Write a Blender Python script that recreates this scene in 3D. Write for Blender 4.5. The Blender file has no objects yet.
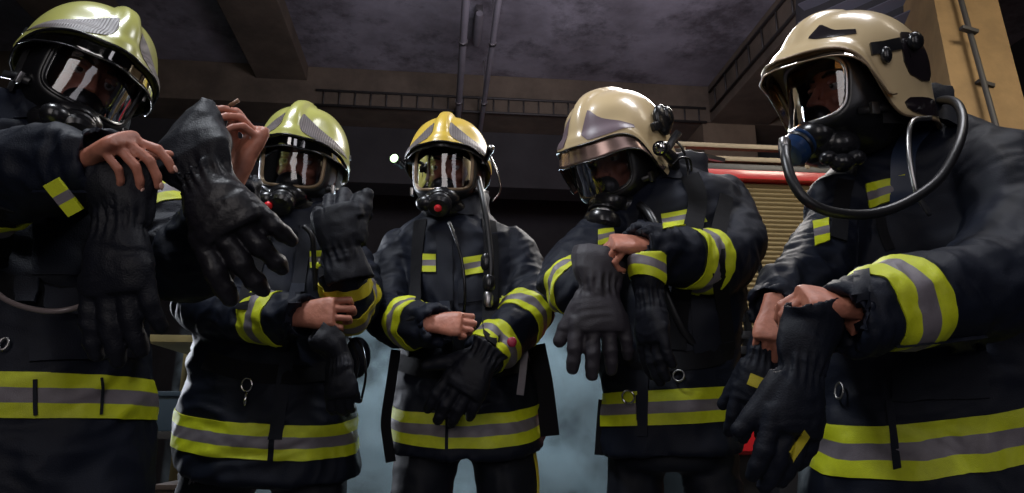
import bpy, bmesh, math, random
import numpy as np
from mathutils import Vector, Matrix
from mathutils.bvhtree import BVHTree
random.seed(7); np.random.seed(7)
C = bpy.context.scene.collection
PI = math.pi
# ------------------------------------------------------------------ camera maths
F = 700.0; PITCH = math.radians(14.7); YAW = math.radians(-5.9); CZ = 0.82
cf = Vector((-math.sin(YAW)*math.cos(PITCH), math.cos(YAW)*math.cos(PITCH), math.sin(PITCH)))
CR = Vector((math.cos(YAW), math.sin(YAW), 0))
CH = Vector((-math.sin(YAW), math.cos(YAW), 0))           # horizontal heading
cu = CR.cross(cf)
CAM = Vector((0, 0, CZ))
def ray(px, py): return cf + CR*((px-512)/F) + cu*((246.5-py)/F)
def P(px, py, D):
    d = ray(px, py); return CAM + d*(D/d.dot(CH))
def W(r, u, f):                                            # direction from screen right / up / away
    return (CR*r + Vector((0, 0, 1))*u + CH*f).normalized()
# ------------------------------------------------------------------ noise
_perm = np.random.RandomState(3).permutation(256); _perm = np.concatenate([_perm]*3)
_grad = np.random.RandomState(5).normal(size=(256, 3)); _grad /= np.linalg.norm(_grad, axis=1)[:, None]
def pn(p):
    p = np.asarray(p, float); i = np.floor(p).astype(int); f = p-i; w = f*f*f*(f*(f*6-15)+10); i &= 255
    out = 0
    for dx in (0, 1):
        for dy in (0, 1):
            for dz in (0, 1):
                g = _grad[_perm[_perm[_perm[(i[:, 0]+dx) & 255]+((i[:, 1]+dy) & 255)]+((i[:, 2]+dz) & 255)]]
                d = f-np.array([dx, dy, dz])
                ww = (w[:, 0] if dx else 1-w[:, 0])*(w[:, 1] if dy else 1-w[:, 1])*(w[:, 2] if dz else 1-w[:, 2])
                out = out+ww*(g*d).sum(1)
    return out
# ------------------------------------------------------------------ materials
MATS = {}
def mat(name, color, rough=.6, metal=0., bump=0., bscale=200., var=0., vscale=6., sheen=0., coat=0., emit=None, estr=0., c2=None, spec=.5):
    if name in MATS: return MATS[name]
    m = bpy.data.materials.new(name); m.use_nodes = True; nt = m.node_tree; b = nt.nodes['Principled BSDF']
    b.inputs['Base Color'].default_value = (*color, 1); b.inputs['Roughness'].default_value = rough; b.inputs['Metallic'].default_value = metal
    b.inputs['Specular IOR Level'].default_value = spec
    if sheen: b.inputs['Sheen Weight'].default_value = sheen; b.inputs['Sheen Roughness'].default_value = .4
    if coat: b.inputs['Coat Weight'].default_value = coat; b.inputs['Coat Roughness'].default_value = .08
    if emit: b.inputs['Emission Color'].default_value = (*emit, 1); b.inputs['Emission Strength'].default_value = estr
    tc = nt.nodes.new('ShaderNodeTexCoord')
    if var or c2:
        n = nt.nodes.new('ShaderNodeTexNoise'); n.inputs['Scale'].default_value = vscale; n.inputs['Detail'].default_value = 6; n.inputs['Roughness'].default_value = .65
        nt.links.new(tc.outputs['Object'], n.inputs['Vector'])
        cr = nt.nodes.new('ShaderNodeValToRGB'); cr.color_ramp.elements[0].position = .35; cr.color_ramp.elements[1].position = .68
        a = c2 or tuple(c*(1-var) for c in color)
        cr.color_ramp.elements[0].color = (*a, 1); cr.color_ramp.elements[1].color = (*color, 1)
        nt.links.new(n.outputs['Fac'], cr.inputs['Fac']); nt.links.new(cr.outputs['Color'], b.inputs['Base Color'])
    if bump:
        n = nt.nodes.new('ShaderNodeTexNoise'); n.inputs['Scale'].default_value = bscale; n.inputs['Detail'].default_value = 3
        nt.links.new(tc.outputs['Object'], n.inputs['Vector'])
        bp = nt.nodes.new('ShaderNodeBump'); bp.inputs['Strength'].default_value = bump; bp.inputs['Distance'].default_value = .002
        nt.links.new(n.outputs['Fac'], bp.inputs['Height']); nt.links.new(bp.outputs['Normal'], b.inputs['Normal'])
    MATS[name] = m; return m
def stripes(name, ca, cb, scale, axis='Z', rough=.5, bumps=.6):
    """fine ruled lines along one object axis"""
    m = mat(name, ca, rough); nt = m.node_tree; b = nt.nodes['Principled BSDF']
    tc = nt.nodes['Texture Coordinate']; w = nt.nodes.new('ShaderNodeTexWave'); w.bands_direction = axis; w.inputs['Scale'].default_value = scale
    nt.links.new(tc.outputs['Object'], w.inputs['Vector'])
    cr = nt.nodes.new('ShaderNodeValToRGB'); cr.color_ramp.elements[0].color = (*ca, 1); cr.color_ramp.elements[1].color = (*cb, 1)
    nt.links.new(w.outputs['Fac'], cr.inputs['Fac']); nt.links.new(cr.outputs['Color'], b.inputs['Base Color'])
    bp = nt.nodes.new('ShaderNodeBump'); bp.inputs['Strength'].default_value = bumps; bp.inputs['Distance'].default_value = .002
    nt.links.new(w.outputs['Fac'], bp.inputs['Height']); nt.links.new(bp.outputs['Normal'], b.inputs['Normal'])
    return m
def lens_mat(name, tint, refl=1.5, ior=1.5, rough=.03):
    m = bpy.data.materials.new(name); m.use_nodes = True; nt = m.node_tree; nt.nodes.clear()
    o = nt.nodes.new('ShaderNodeOutputMaterial'); mx = nt.nodes.new('ShaderNodeMixShader'); t = nt.nodes.new('ShaderNodeBsdfTransparent'); g = nt.nodes.new('ShaderNodeBsdfGlossy')
    fr = nt.nodes.new('ShaderNodeFresnel'); fr.inputs['IOR'].default_value = ior
    mu = nt.nodes.new('ShaderNodeMath'); mu.operation = 'MULTIPLY'; mu.inputs[1].default_value = refl; mu.use_clamp = True
    t.inputs['Color'].default_value = (*tint, 1); g.inputs['Roughness'].default_value = rough
    L = nt.links.new; L(fr.outputs[0], mu.inputs[0]); L(mu.outputs[0], mx.inputs[0]); L(t.outputs[0], mx.inputs[1]); L(g.outputs[0], mx.inputs[2]); L(mx.outputs[0], o.inputs[0])
    return m
def crease(m, scale=16, strength=.6, dist=.012):
    nt = m.node_tree; b = nt.nodes['Principled BSDF']; tc = nt.nodes['Texture Coordinate']; L = nt.links.new
    n = nt.nodes.new('ShaderNodeTexNoise'); n.noise_type = 'RIDGED_MULTIFRACTAL'; n.inputs['Scale'].default_value = scale; n.inputs['Detail'].default_value = 2; n.inputs['Distortion'].default_value = .8
    L(tc.outputs['Object'], n.inputs['Vector'])
    bp = nt.nodes.new('ShaderNodeBump'); bp.inputs['Strength'].default_value = min(1, strength*1.8); bp.inputs['Distance'].default_value = dist
    L(n.outputs['Fac'], bp.inputs['Height'])
    if b.inputs['Normal'].links: L(b.inputs['Normal'].links[0].from_socket, bp.inputs['Normal'])
    L(bp.outputs['Normal'], b.inputs['Normal']); return m
NAVY = crease(mat('navy_fabric', (.0048, .0074, .0170), .58, bump=.45, bscale=420, var=.3, vscale=9, spec=.22), 9, .45, .010)
NAVY2 = mat('navy_trim', (.0045, .0065, .014), .62, bump=.5, bscale=500, spec=.25)
TROU = crease(mat('trouser_fabric', (.0040, .0058, .012), .65, bump=.45, bscale=420, var=.3, vscale=9, spec=.3), 9, .45, .010)
GLOVE = crease(mat('glove_fabric', (.0065, .0075, .0135), .55, bump=.5, bscale=380, var=.35, vscale=14, spec=.26), 22, .4, .005)
GLOVEN = crease(mat('glove_navy', (.0048, .007, .0150), .6, bump=.5, bscale=380, var=.35, vscale=14, spec=.22), 18, .4, .006)
GLOVEG = mat('grey_glove', (.030, .026, .034), .55, bump=.5, bscale=380, var=.35, vscale=14, spec=.4)
LEATH = crease(mat('glove_leather', (.009, .0082, .012), .42, bump=.5, bscale=120, var=.3, vscale=14, spec=.36), 20, .35, .005)
YEL = mat('band_yellow', (.60, .66, .012), .5, bump=.5, bscale=600, var=.22, vscale=25)
GRY = mat('band_grey', (.17, .15, .17), .42, bump=.4, bscale=600, var=.2, vscale=40)
GLD = mat('band_gold', (.55, .46, .02), .5, bump=.5, bscale=600, var=.25, vscale=25)
RUB = mat('black_rubber', (.008, .008, .010), .38, spec=.5)
MATT = mat('black_webbing', (.004, .004, .006), .75, bump=.8, bscale=900, spec=.2)
PLA = mat('black_plastic', (.010, .010, .012), .25, spec=.5)
BLUE = mat('blue_plastic', (.010, .03, .09), .28)
CHR = mat('chrome', (.55, .54, .54), .12, 1.)
STEEL = mat('brushed_steel', (.35, .34, .34), .32, 1.)
GOLD = mat('tan_trim', (.20, .14, .085), .35, .4)
SKIN = mat('skin', (.52, .20, .13), .5, bump=.3, bscale=160, var=.28, vscale=30)
NAIL = mat('nail', (.70, .42, .34), .3)
REDP = mat('red_button', (.75, .02, .03), .35)
HOOD = mat('hood_knit', (.006, .006, .008), .85, bump=.6, bscale=700)
EYEW = mat('eye_white', (.6, .56, .53), .2); IRIS = mat('iris', (.03, .02, .015), .15)
HAIR = mat('brow_hair', (.02, .012, .008), .8)
LENS = lens_mat('mask_lens', (.62, .62, .66), 2.6)
HVIS = lens_mat('helmet_visor', (.20, .19, .19), 6.0, 1.5, .06)
BOOT = mat('boot_leather', (.012, .011, .011), .35)
# ------------------------------------------------------------------ mesh building
class MB:
    def __init__(s): s.v = []; s.f = []; s.m = []
    def add(s, vs, fs, mi=0, M=None):
        o = len(s.v)
        s.v += [tuple(M @ Vector(v)) if M else tuple(v) for v in vs]
        s.f += [tuple(i+o for i in f) for f in fs]; s.m += [mi]*len(fs); return s
    def rings(s, R, cap=(1, 1), closed=True, mi=0, M=None):
        n = len(R[0]); vs = [p for r in R for p in r]; fs = []
        for a in range(len(R)-1):
            for i in range(n if closed else n-1):
                j = (i+1) % n; fs.append((a*n+i, a*n+j, (a+1)*n+j, (a+1)*n+i))
        if cap[0]: fs.append(tuple(range(n-1, -1, -1)))
        if cap[1]: fs.append(tuple((len(R)-1)*n+i for i in range(n)))
        return s.add(vs, fs, mi, M)
    def tube(s, pts, rad, n=14, cap=(1, 1), mi=0, up=None, sq=(1, 1), M=None):
        pts = [Vector(p) for p in pts]
        if not hasattr(rad, '__len__'): rad = [rad]*len(pts)
        R = []; pu = None
        for i, p in enumerate(pts):
            t = (pts[min(i+1, len(pts)-1)]-pts[max(i-1, 0)]).normalized()
            if pu is None:
                pu = Vector(up) if up else (Vector((0, 0, 1)) if abs(t.z) < .9 else Vector((0, 1, 0)))
            a = (pu-t*pu.dot(t)); a = a.normalized() if a.length > 1e-6 else t.orthogonal().normalized()
            b = t.cross(a); pu = a
            R.append([p+(a*math.cos(k*2*PI/n)*sq[0]+b*math.sin(k*2*PI/n)*sq[1])*rad[i] for k in range(n)])
        return s.rings(R, cap, True, mi, M)
    def ell(s, c, r, n=20, m=12, M=None, mi=0, e=1.):
        R = []
        for i in range(1, m):
            a = -PI/2+PI*i/m; ca, sa = math.cos(a)**e, math.sin(a)
            R.append([(c[0]+r[0]*ca*math.cos(2*PI*k/n), c[1]+r[1]*ca*math.sin(2*PI*k/n), c[2]+r[2]*sa) for k in range(n)])
        return s.rings(R, (1, 1), True, mi, M)
    def box(s, c, d, M=None, mi=0, bev=0):
        x, y, z = d[0]/2, d[1]/2, d[2]/2
        if bev:
            bm = bmesh.new(); bmesh.ops.create_cube(bm, size=1); bmesh.ops.scale(bm, vec=d, verts=bm.verts)
            bmesh.ops.bevel(bm, geom=bm.edges[:], offset=bev, segments=2, affect='EDGES', profile=.7)
            bmesh.ops.translate(bm, vec=c, verts=bm.verts); bm.verts.index_update()
            s.add([v.co[:] for v in bm.verts], [[v.index for v in f.verts] for f in bm.faces], mi, M); bm.free(); return s
        vs = [(c[0]+a*x, c[1]+b*y, c[2]+e*z) for a in (-1, 1) for b in (-1, 1) for e in (-1, 1)]
        return s.add(vs, [(0, 1, 3, 2), (4, 6, 7, 5), (0, 4, 5, 1), (2, 3, 7, 6), (0, 2, 6, 4), (1, 5, 7, 3)], mi, M)
    def mesh(s, name='m'):
        me = bpy.data.meshes.new(name); me.from_pydata(s.v, [], s.f); me.update()
        bm = bmesh.new(); bm.from_mesh(me); bmesh.ops.recalc_face_normals(bm, faces=bm.faces); bm.to_mesh(me); bm.free()
        return me
    def obj(s, name, m, parent=None, smooth=True, **k):
        me = s.mesh(name); ms = m if isinstance(m, (list, tuple)) else [m]
        for x in ms: me.materials.append(x)
        if len(ms) > 1 and len(me.polygons) == len(s.m): me.polygons.foreach_set('material_index', s.m)
        return link(name, me, parent, smooth, **k)
def link(name, me, parent=None, smooth=True, label=None, cat=None, group=None, kind=None, centre=False, ang=None):
    if smooth:
        me.polygons.foreach_set('use_smooth', [True]*len(me.polygons))
        if ang: me.set_sharp_from_angle(angle=math.radians(ang))
    o = bpy.data.objects.new(name, me); C.objects.link(o)
    if parent is None or centre:
        v = np.empty(len(me.vertices)*3); me.vertices.foreach_get('co', v); v = v.reshape(-1, 3)
        c = (v.min(0)+v.max(0))/2; v -= c; me.vertices.foreach_set('co', v.ravel()); me.update(); o.location = c
    if parent:
        o.parent = parent; o.matrix_parent_inverse = Matrix.Translation(-wloc(parent))
    tagit(o, label, cat, group, kind); return o
def wloc(o): return (o.location.copy() if not o.parent else (wloc(o.parent)+o.matrix_parent_inverse.translation+o.location))
def tagit(o, label=None, cat=None, group=None, kind=None):
    if label: o['label'] = label
    if cat: o['category'] = cat
    if group: o['group'] = group
    if kind: o['kind'] = kind
    return o
def empty(name, loc, label, cat, group=None, kind=None):
    o = bpy.data.objects.new(name, None); C.objects.link(o); o.location = loc; o.empty_display_size = .1
    return tagit(o, label, cat, group, kind)
def remesh(mb, vox, smooth=4, sf=.5):
    me = mb.mesh('tmp') if isinstance(mb, MB) else mb
    o = bpy.data.objects.new('tmp', me); C.objects.link(o)
    r = o.modifiers.new('r', 'REMESH'); r.mode = 'VOXEL'; r.voxel_size = vox; r.adaptivity = 0
    if smooth:
        s = o.modifiers.new('s', 'SMOOTH'); s.factor = sf; s.iterations = smooth
    dg = bpy.context.evaluated_depsgraph_get(); dg.update()
    out = bpy.data.meshes.new_from_object(o.evaluated_get(dg)); out.materials.clear()
    bpy.data.objects.remove(o); return out
def getv(me):
    v = np.empty(len(me.vertices)*3); me.vertices.foreach_get('co', v); return v.reshape(-1, 3)
def getn(me):
    v = np.empty(len(me.vertices)*3); me.vertex_normals.foreach_get('vector', v); return v.reshape(-1, 3)
def setv(me, v): me.vertices.foreach_set('co', np.ascontiguousarray(v, dtype=float).ravel()); me.update()
def bvh_of(me):
    v = getv(me); return BVHTree.FromPolygons([tuple(x) for x in v], [tuple(p.vertices) for p in me.polygons])
def spline(pts, k=6):
    """Catmull-Rom through n-d points"""
    p = [np.array(x, float) for x in pts]; p = [2*p[0]-p[1]]+p+[2*p[-1]-p[-2]]; out = []
    for i in range(1, len(p)-2):
        for j in range(k):
            t = j/k; a, b, c, d = p[i-1:i+3]
            out.append(.5*((2*b)+(-a+c)*t+(2*a-5*b+4*c-d)*t*t+(-a+3*b-3*c+d)*t**3))
    out.append(p[-2]); return out
def wrinkle(me, limbs, amp_l=.006, amp_t=.006, seed=0, fr=1.0, sub=None):
    """cloth folds: across each limb's length, loose drape elsewhere. limbs = [(polyline Nx3, reach)]"""
    v = getv(me); n = getn(me); N = len(v)
    best = np.full(N, 9.); tt = np.zeros(N); rad = np.zeros((N, 3)); ax = np.zeros((N, 3)); reach = np.full(N, .1)
    for pl, rc in limbs:
        s0 = 0
        for a, b in zip(pl[:-1], pl[1:]):
            a = np.array(a[:3]); b = np.array(b[:3]); d = b-a; L = np.linalg.norm(d); d = d/L
            t = np.clip(((v-a) @ d), 0, L); q = a+t[:, None]*d; dist = np.linalg.norm(v-q, axis=1)/rc
            k = dist < best; best[k] = dist[k]; tt[k] = (s0+t)[k]; rad[k] = ((v-q)/(rc*dist[:, None]+1e-9))[k]; ax[k] = d
            s0 += L
    w = np.clip(1.6-best, 0, 1) if limbs else np.zeros(N)
    s = seed*7.3
    warp = pn(v*7+s)*1.6
    q1 = np.stack([tt*15*fr+warp, rad[:, 0]*.9+s, rad[:, 2]*.9+rad[:, 1]*.5], 1)
    f1 = 1-np.abs(pn(q1))*3.2; q2 = np.stack([tt*34*fr+warp*1.6, rad[:, 0]*1.7+s+9, rad[:, 2]*1.7], 1)
    f2 = 1-np.abs(pn(q2))*3.
    lim = (np.sign(f1)*np.abs(f1)**.8*.8+f2*.34-.3)
    wz = pn(v*4+s+3)*1.5
    tq = np.stack([v[:, 0]*5+wz+v[:, 2]*3, v[:, 1]*5+s, v[:, 2]*8-v[:, 0]*2+wz], 1)
    tf = (1-np.abs(pn(tq))*3.0)*.6+pn(v*13+s)*.9+(1-np.abs(pn(tq*2.7+5))*3)*.22-.25
    d = w*lim*amp_l+(1-w)*tf*amp_t
    setv(me, v+n*d[:, None])
    return me
def shell_from(bm, off, inner=.002):
    """lift every face of bm off its surface by off and close the rim"""
    bm.normal_update()
    nrm = {v: v.normal.copy() for v in bm.verts}
    g = bmesh.ops.extrude_face_region(bm, geom=bm.faces[:])
    top = [x for x in g['geom'] if isinstance(x, bmesh.types.BMVert)]
    old = list(nrm.items())
    bm.verts.ensure_lookup_table()
    for v in top:
        pass
    kd = {}
    for v, nn in old: kd[(round(v.co.x, 6), round(v.co.y, 6), round(v.co.z, 6))] = nn
    for v in top:
        nn = kd.get((round(v.co.x, 6), round(v.co.y, 6), round(v.co.z, 6)))
        if nn: v.co = v.co+nn*off
    for v, nn in old:
        if v.is_valid: v.co = v.co-nn*inner
def ring_band(name, me, c, ax, cuts, rlim, mats, parent, off=.003, test=None, label=None, rad=False):
    """reflective tape: the slice of surface me between planes along axis ax through c"""
    c = Vector(c); ax = Vector(ax).normalized()
    bm = bmesh.new(); bm.from_mesh(me)
    lo, hi = cuts[0][0], cuts[-1][1]
    kill = []
    for f in bm.faces:
        p = f.calc_center_median()-c; t = p.dot(ax); r = (p-ax*t).length
        if t < lo-.02 or t > hi+.02 or r > rlim or (rad and f.normal.dot((p-ax*t).normalized()) < .25) or (test and not test(p+c)): kill.append(f)
    bmesh.ops.delete(bm, geom=kill, context='FACES')
    planes = sorted(set([x for cc in cuts for x in cc[:2]]))
    for t in planes:
        bmesh.ops.bisect_plane(bm, geom=bm.verts[:]+bm.edges[:]+bm.faces[:], plane_co=c+ax*t, plane_no=ax, dist=1e-5)
    kill = []
    for f in bm.faces:
        t = (f.calc_center_median()-c).dot(ax); ok = False
        for a, b, mi in cuts:
            if a <= t <= b: f.material_index = mi; ok = True
        if not ok: kill.append(f)
    bmesh.ops.delete(bm, geom=kill, context='FACES')
    if not bm.faces: bm.free(); print('EMPTY BAND', name, label); return None
    shell_from(bm, off)
    o = bpy.data.meshes.new(name); bm.to_mesh(o); bm.free()
    for m in mats: o.materials.append(m)
    return link(name, o, parent, label=label, ang=50)
def cam_hit(bvh, px, py, default=2.):
    d = ray(px, py).normalized(); h = bvh.ray_cast(CAM, d)
    if h[0] is None:
        q = bvh.find_nearest(CAM+d*default)
        return q[0], q[1]
    n = h[1]
    if n.dot(d) > 0: n = -n
    return h[0], n
def patch(name, bvh, quad, n, m, mats, parent, rows=None, off=.004, label=None, thick=.004, default=2.):
    """a piece of cloth laid on a surface; quad = 4 picture corners tl,tr,br,bl; rows = [(v0,v1,mat)] along v"""
    tl, tr, br, bl = [np.array(q, float) for q in quad]
    G = []; last = None
    for j in range(m+1):
        v = j/m; row = []
        for i in range(n+1):
            u = i/n; p = (tl*(1-u)+tr*u)*(1-v)+(bl*(1-u)+br*u)*v
            h, nn = cam_hit(bvh, p[0], p[1], default); row.append((h, nn))
        G.append(row)
    # smooth normals so tape lies flat
    mb = MB(); idx = lambda i, j: j*(n+1)+i
    vs = [G[j][i][0]+G[j][i][1]*off for j in range(m+1) for i in range(n+1)]
    vb = [G[j][i][0]-G[j][i][1]*thick*.5 for j in range(m+1) for i in range(n+1)]
    k = len(vs); fs = []; ms = []
    for j in range(m):
        v = (j+.5)/m; mi = 0
        if rows:
            for a, b, q in rows:
                if a <= v < b: mi = q
        for i in range(n):
            f = (idx(i, j), idx(i+1, j), idx(i+1, j+1), idx(i, j+1)); fs.append(f); ms.append(mi); fs.append(tuple(x+k for x in f[::-1])); ms.append(mi)
    for i in range(n):
        for j in (0, m): fs.append((idx(i, j), idx(i+1, j), idx(i+1, j)+k, idx(i, j)+k)); ms.append(ms[0] if j == 0 else ms[-1])
    for j in range(m):
        for i in (0, n): fs.append((idx(i, j), idx(i, j+1), idx(i, j+1)+k, idx(i, j)+k)); ms.append(ms[min(2*j*n, len(ms)-1)])
    mb.add(vs+vb, fs); mb.m = ms
    return mb.obj(name, mats, parent, label=label, ang=50)
def ribbon(mb, pts, nrm, w, th, mi=0):
    R = []
    for i, p in enumerate(pts):
        t = (pts[min(i+1, len(pts)-1)]-pts[max(i-1, 0)]).normalized(); n = Vector(nrm[i]); n = (n-t*n.dot(t)).normalized(); s = t.cross(n)
        R.append([p+s*w/2, p+s*w/2+n*th, p-s*w/2+n*th, p-s*w/2])
    return mb.rings(R, mi=mi)
def strap(name, bvh, path, w, parent, m=None, off=.002, th=.004, label=None, ext0=None, ext1=None, k=5, default=2.):
    pp = spline(path, k); hs = [cam_hit(bvh, a[0], a[1], default) for a in pp]
    pts = [h[0]+h[1]*off for h in hs]; ns = [h[1] for h in hs]
    # smooth
    for _ in range(2):
        pts = [pts[0]]+[(pts[i-1]+pts[i]*2+pts[i+1])/4 for i in range(1, len(pts)-1)]+[pts[-1]]
        ns = [ns[0]]+[(ns[i-1]+ns[i]*2+ns[i+1]).normalized() for i in range(1, len(ns)-1)]+[ns[-1]]
    if ext0: pts = [Vector(p) for p in ext0]+pts; ns = [ns[0]]*len(ext0)+ns
    if ext1: pts += [Vector(p) for p in ext1]; ns += [ns[-1]]*len(ext1)
    mb = MB(); ribbon(mb, pts, ns, w, th); return mb.obj(name, m or MATT, parent, label=label, ang=40)
def free_strap(name, path, w, parent, m=None, th=.003, facing=None, k=4, label=None):
    pp = [Vector(p) for p in spline(path, k)]; mb = MB()
    ribbon(mb, pp, [facing or -CH]*len(pp), w, th); return mb.obj(name, m or MATT, parent, label=label, ang=40)
def hose(name, path, r, parent, m=None, label=None, n=10, k=6):
    mb = MB(); mb.tube([Vector(p) for p in spline(path, k)], r, n); return mb.obj(name, m or RUB, parent, label=label)
def ring_obj(name, c, nrm, r, r2, m, parent, up=None, sq=(1, 1), arc=1., label=None):
    """a torus (D-ring, hook)"""
    n = Vector(nrm).normalized(); a = Vector(up or (0, 0, 1)); a = (a-n*a.dot(n)).normalized(); b = n.cross(a)
    pts = [Vector(c)+a*math.cos(t)*r*sq[0]+b*math.sin(t)*r*sq[1] for t in np.linspace(0, 2*PI*arc, 22)]
    mb = MB(); mb.tube(pts, r2, 8, cap=(arc < 1, arc < 1)); return mb.obj(name, m, parent, label=label)
# ------------------------------------------------------------------ hands
def frame(w, d, n):
    """hand frame: origin w, +Y along fingers d, +Z back of the hand n"""
    y = Vector(d).normalized(); z = Vector(n); z = (z-y*z.dot(y)).normalized(); x = y.cross(z)
    return Matrix(((x.x, y.x, z.x, w[0]), (x.y, y.y, z.y, w[1]), (x.z, y.z, z.z, w[2]), (0, 0, 0, 1)))
FB = [(.031, .088), (.0105, .094), (-.010, .090), (-.029, .080)]
FL = [(.042, .026, .020), (.046, .029, .021), (.042, .027, .021), (.033, .021, .019)]
def hand(mb, M, side=1, wide=1., curl=(20, 30, 20), curls=None, spread=None, thumb=(35, 25, 20, 15), sc=1., fat=1., nails=None, arm=.06, flat=1.):
    """side=+1: thumb toward +X. curls: 4 x (mcp, pip, dip) degrees toward the palm (-Z)"""
    X = Matrix.Diagonal((side*sc*wide, sc, sc, 1)); M = M @ X
    def q(p): return tuple(M @ Vector(p))
    def ringp(y, hw, hh, zc=0., xo=0.):
        n = 16; e = .75
        out = []
        for k in range(n):
            c, s_ = math.cos(2*PI*k/n), math.sin(2*PI*k/n)
            out.append(q((xo+hw*math.copysign(abs(c)**e, c), y, zc+hh*math.copysign(abs(s_)**e, s_))))
        return out
    fx = (fat-1)*.013
    mb.rings([ringp(-arm, .027+fx, .022+fx), ringp(-.02, .027+fx, .020+fx), ringp(.005, .029+fx, .019+fx), ringp(.03, .035+fx, .0185*flat+fx, -.002, .002), ringp(.06, .0405+fx, .0165*flat+fx, -.001), ringp(.085, .041+fx, .014+fx), ringp(.097, .036+fx, .010+fx)])
    tips = []
    for i in range(4):
        cs = curls[i] if curls else curl
        sp = (spread[i] if spread else (4, 1, -2, -6)[i])
        bx, by = FB[i]
        if fat > 1.2: bx *= 1+.55*(fat-1)
        d = Vector((math.sin(math.radians(sp)), math.cos(math.radians(sp)), 0)); zz = Vector((0, 0, 1))
        p = Vector((bx, by-.012, 0)); pts = [p-d*.012]; rr = [.0095, ]; r0 = (.0094, .0095, .0089, .0079)[i]
        pts.append(p.copy()); a = 0; cur = p.copy(); rads = [r0, r0]
        for j in range(3):
            a += math.radians(cs[j]); dd = d*math.cos(a)-zz*math.sin(a)
            L = FL[i][j]+(.012 if j == 0 else 0)
            cur = cur+dd*L*.5; pts.append(cur.copy()); rads.append(r0*(.93, .85, .80)[j])
            cur = cur+dd*L*.5; pts.append(cur.copy()); rads.append(r0*(1.0, .92, .62)[j])
        mb.tube([q(x) for x in pts], [r*sc*fat for r in rads], 12)
        mb.ell((0, 0, 0), (rads[-2]*sc*fat*.98,)*3, 10, 8, Matrix.Translation(q(cur-dd*.004)))
        nz = (d*math.sin(a)+zz*math.cos(a)); tips.append((Vector(q(cur-dd*.004+nz*r0*.72)), (M.to_3x3() @ dd).normalized(), (M.to_3x3() @ nz).normalized(), r0*sc))
    # thumb leaves the side of the palm
    o, a1, a2, drop = thumb; d = Vector((math.sin(math.radians(o)), math.cos(math.radians(o)), -math.sin(math.radians(drop)))).normalized()
    inn = Vector((-d.y, d.x, 0)).normalized()
    p = Vector((.022, .018, -.006)); pts = [p, p+d*.024, p+d*.046]; rads = [.0165, .0145, .0118]
    ang = 0; cur = pts[-1]
    for L, aa, rr in ((.034, a1, .0102), (.027, a2, .0078)):
        ang += math.radians(aa); dd = d*math.cos(ang)+inn*math.sin(ang)
        pts.append(cur+dd*L*.5); rads.append(rr*1.05); cur = cur+dd*L; pts.append(cur); rads.append(rr)
    mb.tube([q(x) for x in pts], [r*sc*fat for r in rads], 12)
    mb.ell((0, 0, 0), (rads[-1]*sc*fat,)*3, 10, 8, Matrix.Translation(q(cur)))
    mb.ell((.016, .03, -.010), (.019+fx*.6, .03, .014+fx*.6), 12, 8, M)
    return tips
def nails_for(tips, parent):
    for p, d, n, r in tips:
        mb = MB(); s = d.cross(n)
        M = Matrix(((s.x, d.x, n.x, p.x), (s.y, d.y, n.y, p.y), (s.z, d.z, n.z, p.z), (0, 0, 0, 1)))
        mb.ell((0, 0, 0), (r*.62, r*.8, r*.22), 12, 6, M); mb.obj('fingernail', NAIL, parent)
def tendon(me, amp=.0008):
    v = getv(me); n = getn(me); setv(me, v+n*(pn(v*90)*amp)[:, None]); return me
def cuff_rings(path, n=20, wob=.006, seed=0, thick=.004, depth=.6, sq=(1, .75), up=None):
    """open gauntlet cuff: outer rings along path [(point, radius)...] then back inside"""
    pts = [Vector(p) for p, r in path]; rs = [r for p, r in path]; N = len(pts); R = []; fr = []
    pu = Vector(up) if up else None
    for i, p in enumerate(pts):
        t = (pts[min(i+1, N-1)]-pts[max(i-1, 0)]).normalized()
        if pu is None: pu = -CH
        a = (pu-t*pu.dot(t)).normalized(); b = t.cross(a); fr.append((p, a, b, rs[i]))
    def rg(p, a, b, r, i):
        return [p+(a*math.cos(2*PI*k/n)*sq[1]+b*math.sin(2*PI*k/n)*sq[0])*(r+wob*math.sin(k*2*PI/n*3+seed+i*.7)*min(1, i/2)) for k in range(n)]
    for i, (p, a, b, r) in enumerate(fr): R.append(rg(p, a, b, r, i))
    last = len(fr)-1
    for i in range(last, max(0, int(last*(1-depth)))-1, -1):
        p, a, b, r = fr[i]; R.append(rg(p, a, b, max(r-thick*2, .01), i))
    return R
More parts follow.
